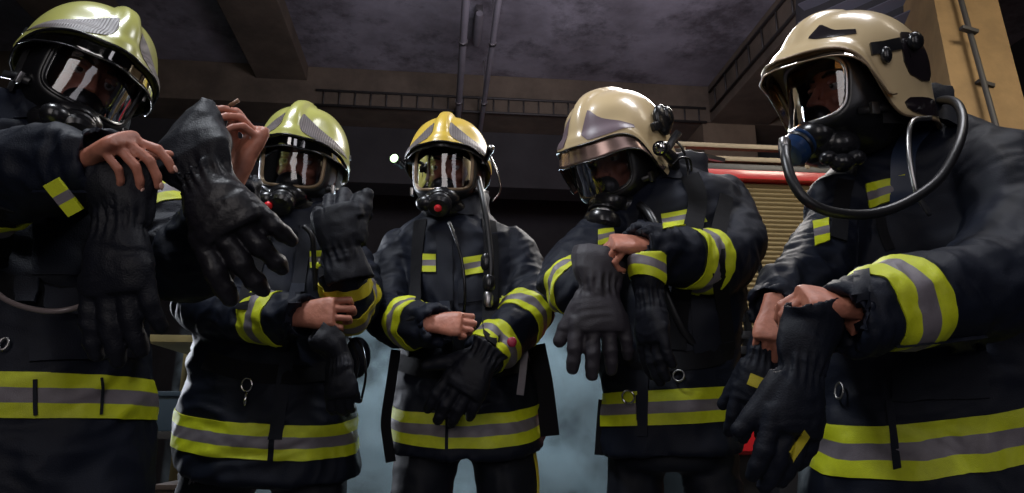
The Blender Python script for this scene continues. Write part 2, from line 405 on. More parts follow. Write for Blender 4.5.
def make_glove(M, side, curls, spread, thumb, cuff, seed, mats, parent=None, wide=1., sc=1., fat=1.5, name='glove', vox=.004, wamp=.0035, band=None, gather=.036, flat=1.2, label=None, cat=None, group=None, sq=(1, .75)):
    """five-fingered glove with a gathered wrist and open gauntlet cuff; cuff = [(point, radius)...] from wrist outward"""
    mb = MB(); hand(mb, M, side, wide, curls=curls, spread=spread, thumb=thumb, sc=sc, fat=fat, arm=.012, flat=flat)
    y = (M.to_3x3() @ Vector((0, 1, 0))).normalized(); z = (M.to_3x3() @ Vector((0, 0, 1))).normalized(); w = M.translation
    pth = [(w+y*.035*sc, .034*sc), (w+y*.005, gather*.97)]+cuff
    mb.rings(cuff_rings(pth, seed=seed, up=z, sq=sq), (1, 1))
    me = remesh(mb, vox, 3)
    v = getv(me); n = getn(me); s = seed*3.1
    Mi = np.array(M.inverted()); L = v @ Mi[:3, :3].T+Mi[:3, 3]
    yy = L[:, 1]
    gat = np.exp(-((yy+.004)/.022)**2)                       # elastic gather: lengthwise pleats
    ang = np.arctan2(L[:, 2], L[:, 0])
    d = gat*np.sin(ang*13+pn(v*20+s)*3)*.0028-gat*.003
    q = np.stack([L[:, 1]*42+pn(v*12+s)*2, L[:, 0]*11+s, L[:, 2]*11], 1)
    d += (1-np.abs(pn(q))*3)*wamp*.45*(yy > 0)+(pn(v*17+s)*1.2+(1-np.abs(pn(v*np.array([9, 9, 14])+s))*3)*.4-.1)*wamp*1.3*(yy <= 0)
    setv(me, v+n*d[:, None])
    me.materials.append(mats[0])
    o = link(name, me, parent, label=label, cat=cat, group=group)
    return o, me
# ------------------------------------------------------------------ helmet, mask, head (local frame: face toward -Y, eyes at z=0)
def hpoint(u, ph, K, off=0.):
    """helmet surface: u azimuth from the front (0) round, ph elevation (rad)"""
    rx = .132; f = math.cos(u); ry = .158 if f > 0 else .176
    zc, H = .022, .150
    if ph >= 0: z = zc+H*math.sin(ph); r = math.cos(ph)**.80
    else: z = zc+.15*ph; r = 1+.10*ph*ph*(1 if abs(u) > 2 else .2)
    x = math.sin(u)*rx*r; y = -math.cos(u)*ry*r
    au = abs(u)
    # brim flares forward and out
    fl = math.exp(-max(ph-K['rim'](u), 0)/.13)*max(0, math.cos(u*.85))**1.5*K.get('flare', .022)
    x += math.sin(u)*fl; y -= math.cos(u)*fl*1.2; z -= fl*.25
    # comb along the middle
    e = 1/(1+math.exp(-(ph-.35)/.12)) if f > 0 else 1/(1+math.exp(-(ph-.2)/.2))
    wdt = .020+.018*max(0, .9-ph)*(f > 0)
    g = K.get('comb', .015)*math.exp(-(x/wdt)**4)*e
    # brow ridge and cheek swell
    g += .005*math.exp(-((ph-K['rim'](u)-.10)/.07)**2)*(1 if f > -.2 else 0)
    g -= .006*math.exp(-((abs(u)-.75)/.35)**2-((ph-.52)/.22)**2)
    nx, ny, nz = x/rx**2, y/ry**2, max(z-zc, 0)/H**2; l = math.sqrt(nx*nx+ny*ny+nz*nz)+1e-9
    g += off
    return Vector((x+nx/l*g, y+ny/l*g, z+nz/l*g))
def interp(tab):
    xs = [math.radians(a) for a, b in tab]; ys = [b for a, b in tab]
    def f(u):
        u = abs(u)
        return float(np.interp(u, xs, ys))
    return f
def smooth_rim(tab):
    f = interp(tab)
    return lambda u: (f(u-.12)+f(u)*2+f(u+.12)+f(u-.06)*2+f(u+.06)*2)/8
RIM_SHORT = smooth_rim([(0, .26), (35, .22), (62, .06), (85, -.14), (105, -.28), (180, -.55)])
RIM_LONG = smooth_rim([(0, .26), (42, .26), (54, .20), (66, -.02), (76, -.52), (86, -.76), (150, -.80), (180, -.78)])
def wrap_patch(poly, K, n=10, m=14, off=.0015):
    """patch on the helmet: poly = [(u_deg, lo_deg, hi_deg)...]"""
    R = []
    us = np.linspace(0, 1, m); xs = np.linspace(0, 1, len(poly))
    U = np.interp(us, xs, [p[0] for p in poly]); A = np.interp(us, xs, [p[1] for p in poly]); B = np.interp(us, xs, [p[2] for p in poly])
    vs = []; fs = []
    for i in range(m):
        for j in range(n): vs.append(hpoint(math.radians(U[i]), math.radians(A[i]+(B[i]-A[i])*j/(n-1)), K, off))
    for i in range(m):
        for j in range(n): vs.append(hpoint(math.radians(U[i]), math.radians(A[i]+(B[i]-A[i])*j/(n-1)), K, -.003))
    k = m*n
    for i in range(m-1):
        for j in range(n-1):
            f = (i*n+j, (i+1)*n+j, (i+1)*n+j+1, i*n+j+1); fs.append(f); fs.append(tuple(x+k for x in f[::-1]))
    for i in range(m-1):
        for j in (0, n-1): fs.append((i*n+j, (i+1)*n+j, (i+1)*n+j+k, i*n+j+k))
    for j in range(n-1):
        for i in (0, m-1): fs.append((i*n+j, i*n+j+1, i*n+j+1+k, i*n+j+k))
    return vs, fs
HATCH = stripes('helmet_hatch', (.055, .045, .045), (.15, .125, .125), 60, 'X', .5, .3)
DKPAN = mat('helmet_dark_panel', (.012, .009, .012), .22)
PURP = mat('helmet_plum_panel', (.16, .12, .14), .35)
def helmet(par, M, shell_m, K, panels, panel_m, visor=.03, trim_m=None, vis_flare=.01, vis_m=None):
    T = lambda p: M @ Vector(p)
    nu, nv = 112, 30; rim = K['rim']
    outer = []; inner = []
    for j in range(nv+1):
        ro = []; ri = []
        for i in range(nu):
            u = -PI+2*PI*i/nu; a = rim(u); ph = a+(PI/2-.02-a)*(j/nv)**1.15
            ro.append(T(hpoint(u, ph, K))); ri.append(T(hpoint(u, ph, K, -.005)))
        outer.append(ro); inner.append(ri)
    mb = MB(); mb.rings(list(reversed(inner))+outer, (1, 1))
    h = mb.obj('helmet', shell_m, par)
    # rim trim bead
    bd = [T(hpoint(-PI+2*PI*i/nu, rim(-PI+2*PI*i/nu), K, -.001)) for i in range(nu+1)]
    mb = MB(); mb.tube(bd, .0028, 8, (0, 0)); mb.obj('rim_trim', trim_m or PLA, h)
    for poly in panels:
        for s in (-1, 1):
            vs, fs = wrap_patch([(p[0]*s, p[1], p[2]) for p in poly], K)
            mb = MB(); mb.add([T(v) for v in vs], fs); mb.obj('side_panel', panel_m, h, ang=40)
    # visor peeking out under the brim
    if visor:
        vs = []; m_, n_ = 46, 7; fs = []
        for lay in (0, -.0025):
            for i in range(m_):
                s = -1+2*i/(m_-1); u = s*math.radians(82); top = rim(u)+.05
                edge = visor*(1-abs(s)**3*.75)
                for j in range(n_):
                    p = hpoint(u, max(top, -.4), K, -.006+lay); t = j/(n_-1)
                    w = math.cos(u)**2
                    p = p+Vector((math.sin(u)*vis_flare*t, -math.cos(u)*vis_flare*t, -(edge+.010)*t)); vs.append(T(p))
        k = m_*n_
        for i in range(m_-1):
            for j in range(n_-1):
                f = (i*n_+j, (i+1)*n_+j, (i+1)*n_+j+1, i*n_+j+1); fs.append(f); fs.append(tuple(x+k for x in f[::-1]))
            fs.append((i*n_+n_-1, (i+1)*n_+n_-1, (i+1)*n_+n_-1+k, i*n_+n_-1+k)); fs.append((i*n_, (i+1)*n_, (i+1)*n_+k, i*n_+k))
        mb = MB(); mb.add(vs, fs); v = mb.obj('visor', vis_m or HVIS, h)
        ed = [vs[i*n_+n_-1] for i in range(m_)]
        mb = MB(); mb.tube(ed, .0022, 8); mb.obj('visor_edge', trim_m or PLA, v)
    # inner padding and neck curtain
    mb = MB(); mb.ell((0, .022, .078), (.114, .125, .066), 28, 16, M); mb.obj('helmet_liner', HOOD, h)
    R = []
    for t in (0, .35, .7, 1):
        R.append([T((math.sin(a)*(.118-.012*t), .01-math.cos(a)*(.150-.02*t)*1.0, .0-.10*t-.0)) for a in np.linspace(math.radians(78), math.radians(282), 30)])
    R2 = [[p+(M.to_3x3() @ Vector((0, -.004, 0))) for p in r] for r in R]
    mb = MB(); mb.rings(R, (0, 0), False); mb.rings(R2, (0, 0), False); mb.obj('neck_curtain', HOOD, h)
    return h
def lens_pt(r, t, grow=0.):
    e = .42
    c, s = math.cos(t), math.sin(t)
    e = .62 if s > 0 else .50
    sx = r*math.copysign(abs(c)**e, c); sz = r*math.copysign(abs(s)**e, s)
    z = -.014+.058*sz+grow*s
    al = math.radians(64)*sx*(1-.10*(1-sz)*.5*2*.5)
    R = .084+grow; return Vector((R*math.sin(al), -.047-R*math.cos(al)-.010*(-sz)*0, z))
def mask(par, M, fr_m, reg='side', button=True):
    M = M @ Matrix.Translation((0, .006, .004)) @ Matrix.Diagonal((1.20, 1.06, 1.16, 1))
    T = lambda p: M @ Vector(p)
    n = 48
    R = [[T(lens_pt(r, 2*PI*k/n)) for k in range(n)] for r in (.03, .25, .5, .75, .92, 1.0)]
    Ri = [[T(lens_pt(r, 2*PI*k/n, -.002)) for k in range(n)] for r in (.03, .25, .5, .75, .92, 1.0)]
    # rubber face piece
    def sk(t, k):
        o = lens_pt(1.0, t); c, s = math.cos(t), math.sin(t)
        if k == 0: return lens_pt(.985, t, -.003)
        if k == 1: return lens_pt(1.0, t, .004)
        if k == 2: return o+Vector((c*.010, .004, s*.014-.0))
        tgt = Vector((c*.094, -.018, -.025+s*(.098 if s > 0 else .098)))
        w = {3: .45, 4: .85, 5: 1.05}[k]
        p = o.lerp(tgt, w); p.x *= 1+.05*math.sin(PI*min(w, 1))
        if s < -.3: p.y -= .02*math.sin(PI*min(w, 1))*(-s)
        if k == 5: p.y += .03
        return p
    mb = MB(); mb.rings([[T(sk(2*PI*i/n, k)) for i in range(n)] for k in range(6)], (0, 0))
    mb.rings([[T(sk(2*PI*i/n, k)*.985) for i in range(n)] for k in range(6)], (0, 0))
    ms = mb.obj('breathing_mask', RUB, par)
    mb = MB(); mb.rings(R, (1, 0)); mb.obj('lens', LENS, ms)
    mb = MB(); mb.tube([T(lens_pt(1.0, 2*PI*k/n, .001)) for k in range(n+1)], .0052, 8, (0, 0)); mb.obj('lens_frame', fr_m, ms)
    mb = MB(); mb.ell((0, -.098, -.062), (.034, .026, .028), 20, 12, M); mb.obj('nose_cup', RUB, ms)
    # chin housing
    mb = MB(); mb.ell((0, -.108, -.092), (.046, .040, .032), 22, 12, M); mb.ell((0, -.07, -.115), (.06, .05, .035), 22, 12, M)
    ms2 = remesh(mb, .004, 4); ms2.materials.append(PLA); link('chin_housing', ms2, ms)
    # demand valve
    ax = Vector((0, -.78, -.62)); b = Vector((0, -.128, -.098))
    if reg == 'round':
        ax = Vector((0, -.6, -.8)); st = [(0, .026), (.008, .034), (.012, .034), (.014, .028), (.022, .028), (.024, .038), (.034, .042), (.05, .042), (.058, .036), (.062, .02)]
    else:
        st = [(0, .024), (.008, .030), (.012, .030), (.014, .026), (.024, .026), (.027, .031), (.040, .031), (.048, .025), (.05, .012)]
    mb = MB(); mb.tube([b+ax*a for a, r in st], [r for a, r in st], 26, M=M); dv = mb.obj('demand_valve', BLUE if reg == 'blue' else PLA, ms, ang=35)
    mb = MB(); mb.tube([b+ax*a for a in (.0145, .017, .0215)], [r for r in (.0285, .0295, .0285)], 26, M=M); mb.obj('clamp_ring', STEEL if reg == 'round' else RUB, dv, ang=35)
    if reg == 'side':
        mb = MB(); mb.ell((-.035, -.150, -.112), (.026, .024, .022), 18, 10, M); mb.ell((0, -.15, -.115), (.03, .02, .02), 18, 10, M); me = remesh(mb, .004, 3); me.materials.append(PLA); link('valve_body', me, dv)
    if button:
        mb = MB(); c = b+ax*.05+Vector((button*.012 if button is not True else 0, 0, .004))
        mb.tube([c, c+ax*.008, c+ax*.011], [.0095, .0095, .006], 16, M=M); mb.obj('button', REDP, dv, label='red push button', ang=35)
    # head straps with buckles
    for (t, e) in ((25, (.108, .03, .03)), (155, (-.108, .03, .03)), (-32, (.102, .03, -.06)), (212, (-.102, .03, -.06))):
        p0 = sk(math.radians(t), 3)*1.02; p2 = Vector(e); pm = (p0+p2)/2+Vector((math.copysign(.006, e[0]), 0, 0))
        mb = MB(); ribbon(mb, [T(p0), T(pm), T(p2)], [M.to_3x3() @ Vector((math.copysign(1, e[0]), -.3, 0))]*3, .016, .003); s = mb.obj('head_strap', RUB, ms)
        mb = MB(); mb.box((0, 0, 0), (.008, .018, .022), M @ Matrix.Translation(p0.lerp(pm, .5)+Vector((math.copysign(.004, e[0]), 0, 0))), bev=.002); mb.obj('buckle', STEEL, s, ang=40)
    return ms
def head_geo(mb, M):
    mb.ell((0, .012, .020), (.072, .092, .100), 28, 18, M)
    mb.ell((0, -.030, -.045), (.054, .055, .068), 24, 14, M)
    mb.ell((0, -.052, -.088), (.028, .026, .020), 16, 10, M)
    mb.ell((0, -.058, .026), (.052, .022, .014), 20, 10, M)              # brow
    for s in (-1, 1):
        mb.ell((s*.036, -.058, -.030), (.022, .022, .018), 14, 8, M)     # cheeks
        mb.ell((s*.074, .012, -.008), (.008, .017, .030), 12, 8, M)      # ears
    mb.tube([(0, -.078, .012), (0, -.092, -.012), (0, -.106, -.032), (0, -.086, -.042)], [.007, .008, .0115, .009], 10, M=M)
    for s in (-1, 1): mb.ell((s*.012, -.090, -.034), (.009, .011, .008), 10, 6, M)
    mb.tube([(-.022, -.078, -.062), (0, -.087, -.061), (.022, -.078, -.062)], [.004, .007, .004], 8, M=M)
    mb.tube([(-.018, -.076, -.070), (0, -.084, -.071), (.018, -.076, -.070)], [.004, .007, .004], 8, M=M)
def eyes(par, M):
    for s in (-1, 1):
        mb = MB(); mb.ell((s*.031, -.064, .004), (.0145, .0125, .0125), 16, 12, M); e = mb.obj('eye', EYEW, par)
        mb = MB(); mb.ell((s*.031, -.0745, .001), (.0062, .003, .0062), 14, 8, M); mb.obj('iris', IRIS, e)
        mb = MB(); mb.ell((s*.031, -.067, .0095), (.0165, .0125, .008), 14, 10, M); mb.obj('eyelid', SKIN, par)
        mb = MB(); mb.tube([(s*.014, -.081, .024), (s*.032, -.081, .029), (s*.050, -.070, .024)], [.003, .0042, .0022], 8, M=M); mb.obj('eyebrow', HAIR, par)
def head_matrix(px, py, D, yaw, pitch, roll, s=1.):
    """yaw: + turns the face toward screen right; pitch: + looks down; roll: + leans to screen right"""
    base = Matrix(((CR.x, CH.x, 0), (CR.y, CH.y, 0), (CR.z, CH.z, 1))).to_4x4()
    R = Matrix.Rotation(math.radians(yaw), 4, 'Z') @ Matrix.Rotation(math.radians(pitch), 4, 'X') @ Matrix.Rotation(math.radians(roll), 4, 'Y')
    return Matrix.Translation(P(px, py, D)) @ base @ R @ Matrix.Scale(s, 4)
# ------------------------------------------------------------------ people
CUT3 = lambda w: [(-w/2, -w/6, 0), (-w/6, w/6, 1), (w/6, w/2, 0)]
TAPE = [YEL, GRY]
ROWS = [(0, .34, 0), (.34, .66, 1), (.66, 1.01, 0)]
class Person:
    def __init__(s, label, D, psi, rings, hem, base_px, arms, seed, vox=.007, neck=None, legs=None, HM=None):
        s.D = D; s.ht = hem or (0, 0); s.seed = seed; s.HM = HM
        b = P(base_px[0], base_px[1], D); b.z = 0
        s.root = empty('person', b, label, 'person', 'firefighters standing in a row'); s.base = b
        ps = math.radians(psi)
        lr = (CR*math.cos(ps)+CH*math.sin(ps)); lf = (CH*math.cos(ps)-CR*math.sin(ps)); s.lr, s.lf = lr, lf
        # torso
        R = []; n = 40; s.cent = []
        for (py, xl, xr, hd, *dd) in rings:
            d = D+(dd[0] if dd else 0)
            a, c = P(xl, py, d), P(xr, py, d); ce = (a+c)/2; W0 = (c-a).length/2
            hw = math.sqrt(max(W0*W0-(hd*math.sin(ps))**2, 1e-4))/max(math.cos(ps), .3)
            ce.z = P((xl+xr)/2, py, d).z; s.cent.append((ce, hw, hd)); e = .82
            wt = max(0, 1-len(R)/3.5)
            row = []
            for k in range(n):
                qa = hw*math.copysign(abs(math.cos(2*PI*k/n))**e, math.cos(2*PI*k/n)); qb = hd*math.copysign(abs(math.sin(2*PI*k/n))**e, math.sin(2*PI*k/n))
                row.append(ce+lr*qa+lf*qb+Vector((0, 0, wt*(s.ht[0]*qb+s.ht[1]*qa))))
            R.append(row)
        # hollow hem
        c0, hw, hd = s.cent[0]
        dent = [[c0+(p-c0)*.9+Vector((0, 0, 0)) for p in R[0]], [c0+(p-c0)*.86+Vector((0, 0, .05)) for p in R[0]]]
        mb = MB(); mb.rings(list(reversed(dent))+R)
        s.limbs = []; s.arms = []
        for A in arms:
            pts = [np.array([*P(x, y, d), r]) for x, y, d, r in A]
            sp = spline(pts, 6); s.arms.append((pts, sp))
            s.limbs.append(([q[:3] for q in sp], .07))
            pp = [Vector(q[:3]) for q in sp]; rr = [q[3] for q in sp]
            t = (pp[-1]-pp[-2]).normalized(); pp.append(pp[-1]+t*.022); rr.append(rr[-1]); L = len(pp)
            # cuff opening dented inwards
            pp2 = pp+[pp[-1]+t*.003, pp[-1]-t*.03]; rr2 = rr+[rr[-1]*.86, rr[-1]*.8]
            RR = []; pu = Vector((0, 0, 1))
            for i, p in enumerate(pp2):
                tt = t if i >= L-1 else (pp[min(i+1, L-1)]-pp[max(i-1, 0)]).normalized()
                a = pu-tt*pu.dot(tt)
                a = a.normalized() if a.length > .15 else tt.orthogonal().normalized()
                if i and a.dot(prev) < 0: a = -a
                prev = a; pu = a; b2 = tt.cross(a)
                RR.append([p+(a*math.cos(k*2*PI/18)+b2*math.sin(k*2*PI/18))*rr2[i] for k in range(18)])
            mb.rings(RR)
            mb.ell(pp[0], (rr[0]*1.0, rr[0]*1.0, rr[0]*1.0), 16, 10)
        me = remesh(mb, vox, 5)
        wrinkle(me, s.limbs, .017, .015, seed)
        me.materials.append(NAVY); s.me = me
        s.jacket = link('jacket', me, s.root); s.bvh = bvh_of(me)
        # hidden body, head, visible hands are ONE mesh
        s.body = MB()
        bm = MB()
        cs = [c for c, _, _ in s.cent]
        RB = []
        for (c, hw, hd) in s.cent[1:]:
            RB.append([c+lr*hw*.72*math.cos(2*PI*k/20)+lf*hd*.7*math.sin(2*PI*k/20) for k in range(20)])
        bm.rings(RB)
        for pts, sp in s.arms:
            bm.tube([Vector(q[:3]) for q in sp[1:]], [min(q[3]*.55, .04) for q in sp[1:]], 12)
        hipc = s.cent[1][0]; hw0 = s.cent[1][1]
        s.feet = []
        for sd in (-1, 1):
            hip = hipc+lr*sd*hw0*.49; hip.z = .90
            lg = (legs or {}).get(sd, (0, 0)); foot = Vector((b.x, b.y, 0))+lr*(sd*(hw0*.78)+lg[0])+lf*lg[1]; foot.z = .09
            knee = (hip+foot)/2-lf*.03; knee.z = .50
            s.feet.append((hip, knee, foot, sd)); bm.tube([hip, knee, foot], [.06, .045, .035], 12)
        top = cs[-1]
        if HM is not None:
            hb = HM @ Vector((0, .03, -.06)); bm.tube([top-Vector((0, 0, .06)), (top+hb)/2, hb], [.055, .05, .05], 16)
        big = remesh(bm, .016, 2)
        s.join(big)
        if HM is not None:
            hb2 = MB(); head_geo(hb2, HM); s.join(remesh(hb2, .0042, 3))
            # knitted hood under helmet and mask
            hd_ = MB(); hd_.ell((0, .015, .005), (.098, .120, .128), 30, 20, HM)
            hd_.tube([top-Vector((0, 0, .05)), top.lerp(hb, .5), HM @ Vector((0, .01, -.07))], [.085, .074, .078], 24)
            hm = remesh(hd_, .007, 4); wrinkle(hm, [], 0, .003, seed+40)
            bmm = bmesh.new(); bmm.from_mesh(hm); inv = HM.inverted()
            kill = [f for f in bmm.faces if (lambda q: q.y < -.030 and abs(q.x) < .085 and -.11 < q.z < .075)(inv @ f.calc_center_median())]
            bmesh.ops.delete(bmm, geom=kill, context='FACES'); bmm.to_mesh(hm); bmm.free(); hm.materials.append(HOOD); link('hood', hm, s.root)
        # trousers and boots
        tb = MB()
        n = 30; c0, hw, hd = s.cent[0]; zt = c0.z+.10
        def er(c, a, bb): return [c+lr*a*math.cos(2*PI*k/n)+lf*bb*math.sin(2*PI*k/n) for k in range(n)]
        cc = c0.copy(); tb.rings([er(Vector((cc.x, cc.y, zt)), hw*.83, hd*.8), er(Vector((cc.x, cc.y, c0.z-.03)), hw*.85, hd*.82), er(Vector((cc.x, cc.y, c0.z-.045)), hw*.80, hd*.74)])
        for hip, knee, foot, sd in s.feet:
            h2 = hip.copy(); h2.z = c0.z-.0
            tb.tube([h2, h2.lerp(knee, .5), knee, knee.lerp(foot, .5), foot+Vector((0, 0, .05))], [hw*.42, hw*.38, hw*.33, hw*.32, hw*.32], 20)
        tm = remesh(tb, .010, 6); lm = [([np.array(h), np.array(k), np.array(f)], .09) for h, k, f, _ in s.feet]
        wrinkle(tm, lm, .009, .006, seed+20, .7); tm.materials.append(TROU); s.trousers = link('trousers', tm, s.root); s.tbvh = bvh_of(tm); s.tme = tm
        for hip, knee, foot, sd in s.feet:
            mb = MB(); f0 = Vector((foot.x, foot.y, 0)); fw = -lf+lr*sd*.2; fw.normalize(); q = f0+Vector((0, 0, .06))
            mb.tube([f0+Vector((0, 0, .26)), f0+Vector((0, 0, .14)), f0+Vector((0, 0, .05))], [.058, .055, .05], 18)
            mb.tube([q-fw*.07-Vector((0, 0, .008)), q, q+fw*.10-Vector((0, 0, .01)), q+fw*.19-Vector((0, 0, .015))], [.044, .05, .05, .04], 18, sq=(.95, 1))
            bo = remesh(mb, .006, 4); v = getv(bo); v[:, 2] = np.maximum(v[:, 2], .001); setv(bo, v); bo.materials.append(BOOT); link('boot', bo, s.root)
    def join(s, me):
        o = len(s.body.v); s.body.v += [tuple(x) for x in getv(me)]; s.body.f += [tuple(i+o for i in p.vertices) for p in me.polygons]
    def finish(s):
        me = bpy.data.meshes.new('body'); me.from_pydata(s.body.v, [], s.body.f); me.update(); me.materials.append(SKIN)
        s.bodyo = link('body', me, s.root)
        if s.HM is not None: eyes(s.bodyo, s.HM)
        for t in getattr(s, 'tips', []): nails_for(t, s.bodyo)
    def bare(s, w, d, n, side, **k):
        M = frame(w, d, n); mb = MB(); tips = hand(mb, M, side, **k); me = remesh(mb, .0028, 3); tendon(me); s.join(me)
        s.tips = getattr(s, 'tips', [])+[tips]; return M
    def arm_at(s, a, t):
        sp = s.arms[a][1]; x = t*(len(sp)-1); i = min(int(x), len(sp)-2); q = sp[i]*(1-(x-i))+sp[i+1]*(x-i); d = Vector(sp[i+1][:3]-sp[i][:3]).normalized()
        return Vector(q[:3]), d, q[3]
    def sleeve_tape(s, a, t, w=.075, tilt=None, mats=None, r=1.55, label=None):
        c, d, rr = s.arm_at(a, t)
        if tilt: d = (d+Vector(tilt)).normalized()
        return ring_band('reflective_band', s.me, c, d, CUT3(w), rr*r+.008, mats or TAPE, s.jacket, label=label, rad=True)
    def hem_tape(s, px, py, w=.075, hole=None):
        c = P(px, py, s.D); ax = Vector((0, 0, 1))-s.lf*s.ht[0]-s.lr*s.ht[1]
        return ring_band('reflective_band', s.me, c, ax, CUT3(w), .5, TAPE, s.jacket, test=hole)
    def tape(s, quad, n=8, m=9, rows=ROWS, name='reflective_patch', mats=None): return patch(name, s.bvh, quad, n, m, mats or TAPE, s.jacket, rows, default=s.D)
    def flap(s, name, quad, n=6, m=10, mt=None, off=.005, label=None): return patch(name, s.bvh, quad, n, m, [mt or NAVY2], s.jacket, None, off=off, default=s.D, label=label)
    def collar(s, px, py, rx=.095, ry=.09, h=.075, tilt=(0, 0)):
        c = P(px, py, s.D); R = []; n = 36
        for (dz, g) in ((-.04, 1.12), (0, 1.05), (h*.5, 1.0), (h, 1.03), (h+.004, .99), (h, .94), (h*.5, .90), (0, .93), (-.04, .98)):
            R.append([c+s.lr*(rx*g*math.cos(2*PI*k/n)+tilt[0]*dz)+s.lf*(ry*g*math.sin(2*PI*k/n)+tilt[1]*dz)+Vector((0, 0, dz*(1-.25*max(0, -math.sin(2*PI*k/n))**3)+.004*math.sin(k*1.7))) for k in range(n)])
        mb = MB(); mb.rings(R+[R[0]], (0, 0)); return mb.obj('collar', NAVY, s.root)
# ================================================================== PERSON: centre
CREAM = mat('helmet_cream', (.58, .45, .26), .30, coat=.35, var=.06, vscale=5)
LIME = mat('helmet_lime', (.43, .43, .12), .30, coat=.35, var=.12, vscale=7)
AMBER = mat('helmet_amber', (.66, .46, .065), .34, coat=.25, var=.14, vscale=9)
KS = dict(rim=RIM_SHORT, comb=.016, flare=.018); KL = dict(rim=RIM_LONG, comb=.013, flare=.026)
PANEL = [(11, 28, 32), (14, 20, 46), (26, 15, 37), (45, 10, 25), (64, 5, 14), (80, 1, 4)]
def centre():
    HM = head_matrix(449, 172, 2.12, -5, 9, 1, 1.0)
    rings = [(440, 388, 543, .15), (400, 393, 540, .15), (350, 400, 530, .14), (300, 404, 526, .14), (262, 398, 522, .135), (242, 396, 518, .125), (230, 404, 508, .11), (220, 420, 496, .095), (210, 428, 486, .08)]
    A = [(402, 254, 2.15, .078), (389, 290, 2.10, .074), (388, 316, 2.03, .070), (413, 324, 1.90, .062), (434, 325, 1.82, .050)]
    B = [(508, 252, 2.15, .082), (525, 285, 2.11, .078), (526, 316, 2.03, .076), (507, 336, 1.95, .066), (487, 354, 1.90, .054)]
    p = Person('person in amber yellow helmet at the centre of the row pulling a black glove on', 2.15, 0, rings, (.34, 0), (466, 440), [A, B], 1, HM=HM)
    root = p.root
    helmet(root, HM, AMBER, KS, [PANEL], HATCH, .012, PLA, .004, vis_m=PLA)
    mask(root, HM, GOLD, 'side', True)
    # bare right hand tucked at the other cuff
    W0 = P(433, 324, 1.80)
    p.bare(W0, W(.92, -.02, -.2), W(.05, .25, -1), -1, curls=[(26, 88, 45), (28, 90, 45), (30, 90, 45), (32, 90, 45)], thumb=(20, 20, 30, 30), arm=.03, sc=.80, fat=1.12)
    # worn glove
    w = P(484, 356, 1.86)
    M = frame(w, W(-.50, -.82, -.12), W(-.10, -.12, -1))
    make_glove(M, 1, [(12, 18, 12), (14, 22, 14), (16, 24, 16), (22, 28, 18)], (4, 1, -1, -3), (50, -4, 8, 8), [(w-(M.to_3x3() @ Vector((0, .012, 0))), .047), (w-(M.to_3x3() @ Vector((0, .03, 0))), .054)], 2, [GLOVE], root, sc=1.15, fat=1.62, name='glove', label='black padded glove worn on the lower hand', gather=.050)
    p.finish()
    # tape
    p.sleeve_tape(0, .74, .08); p.sleeve_tape(1, .56, .075); p.sleeve_tape(1, .90, .07)
    p.hem_tape(466, 413, .085, hole=lambda q: abs((q-P(448, 415, 2.0)).dot(CR)) > .006)
    p.tape([(416, 254), (436, 254), (436, 272), (416, 272)]); p.tape([(463, 258), (487, 254), (487, 272), (463, 276)])
    p.collar(456, 214, .105, .10, .055)
    p.flap('front_placket', [(436, 232), (452, 232), (455, 428), (446, 430)], 4, 20)
    p.flap('chest_pocket', [(458, 280), (486, 278), (486, 300), (458, 304)], 5, 5)
    # harness
    strap('harness_strap', p.bvh, [(421, 221), (418, 250), (415, 300), (408, 350)], .042, p.jacket, default=2.1)
    strap('harness_strap', p.bvh, [(488, 221), (491, 250), (490, 300), (492, 345)], .046, p.jacket, default=2.1, label='thick padded black shoulder strap')
    strap('waist_belt', p.bvh, [(398, 362), (430, 370), (470, 372), (528, 362)], .05, p.jacket, default=2.1)
    hose('air_hose', [P(449, 222, 1.93), P(456, 240, 1.93), P(462, 262, 1.94), P(465, 290, 1.95), P(464, 312, 1.98)], .0045, root, PLA)
    hose('air_hose', [P(478, 178, 2.02), P(484, 205, 1.98), P(489, 240, 1.97), P(491, 270, 1.96), P(487, 305, 1.98)], .009, root, RUB)
    free_strap('hanging_strap', [P(396, 350, 2.0), P(391, 385, 1.99), P(386, 420, 1.99), P(388, 442, 2.0), P(391, 462, 2.0)], .028, root)
    free_strap('hanging_strap', [P(536, 345, 2.10), P(543, 380, 2.09), P(547, 410, 2.09), P(550, 436, 2.08)], .055, root, label='wide black strap end')
    free_strap('hanging_strap', [P(525, 345, 1.98), P(523, 370, 1.96), P(520, 395, 1.96)], .02, root, GRY, label='grey strap end')
    # shoulder gauge and couplings
    for x, y, r in ((486, 262, .016), (489, 283, .019), (488, 300, .015)):
        mb = MB(); c = P(x, y, 1.965); mb.tube([c+Vector((0, 0, .022)), c+Vector((0, 0, .012)), c-Vector((0, 0, .012)), c-Vector((0, 0, .022))], [r*.7, r, r, r*.7], 14); mb.obj('hose_coupling', STEEL if y == 300 else PLA, root, ang=35)
    c = P(512, 342, 1.83); mb = MB(); mb.ell((0, 0, 0), (.013, .006, .014), 16, 8, Matrix.Translation(c)); mb.obj('glove_badge', mat('badge_red', (.30, .01, .04), .5), root, label='dark red rubber badge')
    # helmet lamp on the viewer's left, fittings on the right
    lampo(root, P(396, 160, 1.98), W(-.25, 0, -1), .0135, True)
    mb = MB(); mb.tube([P(405, 160, 2.0), P(413, 161, 2.05)], .006, 10); mb.box((0, 0, 0), (.03, .03, .02), Matrix.Translation(P(411, 160, 2.06)), bev=.004); mb.obj('lamp_bracket', PLA, root)
    lampo(root, P(490, 150, 2.0), W(.3, .3, -1), .010, False)
    hose('lamp_cable', [P(490, 155, 2.03), P(497, 172, 2.03), P(500, 190, 2.05), P(492, 202, 2.06)], .003, root, CHR)
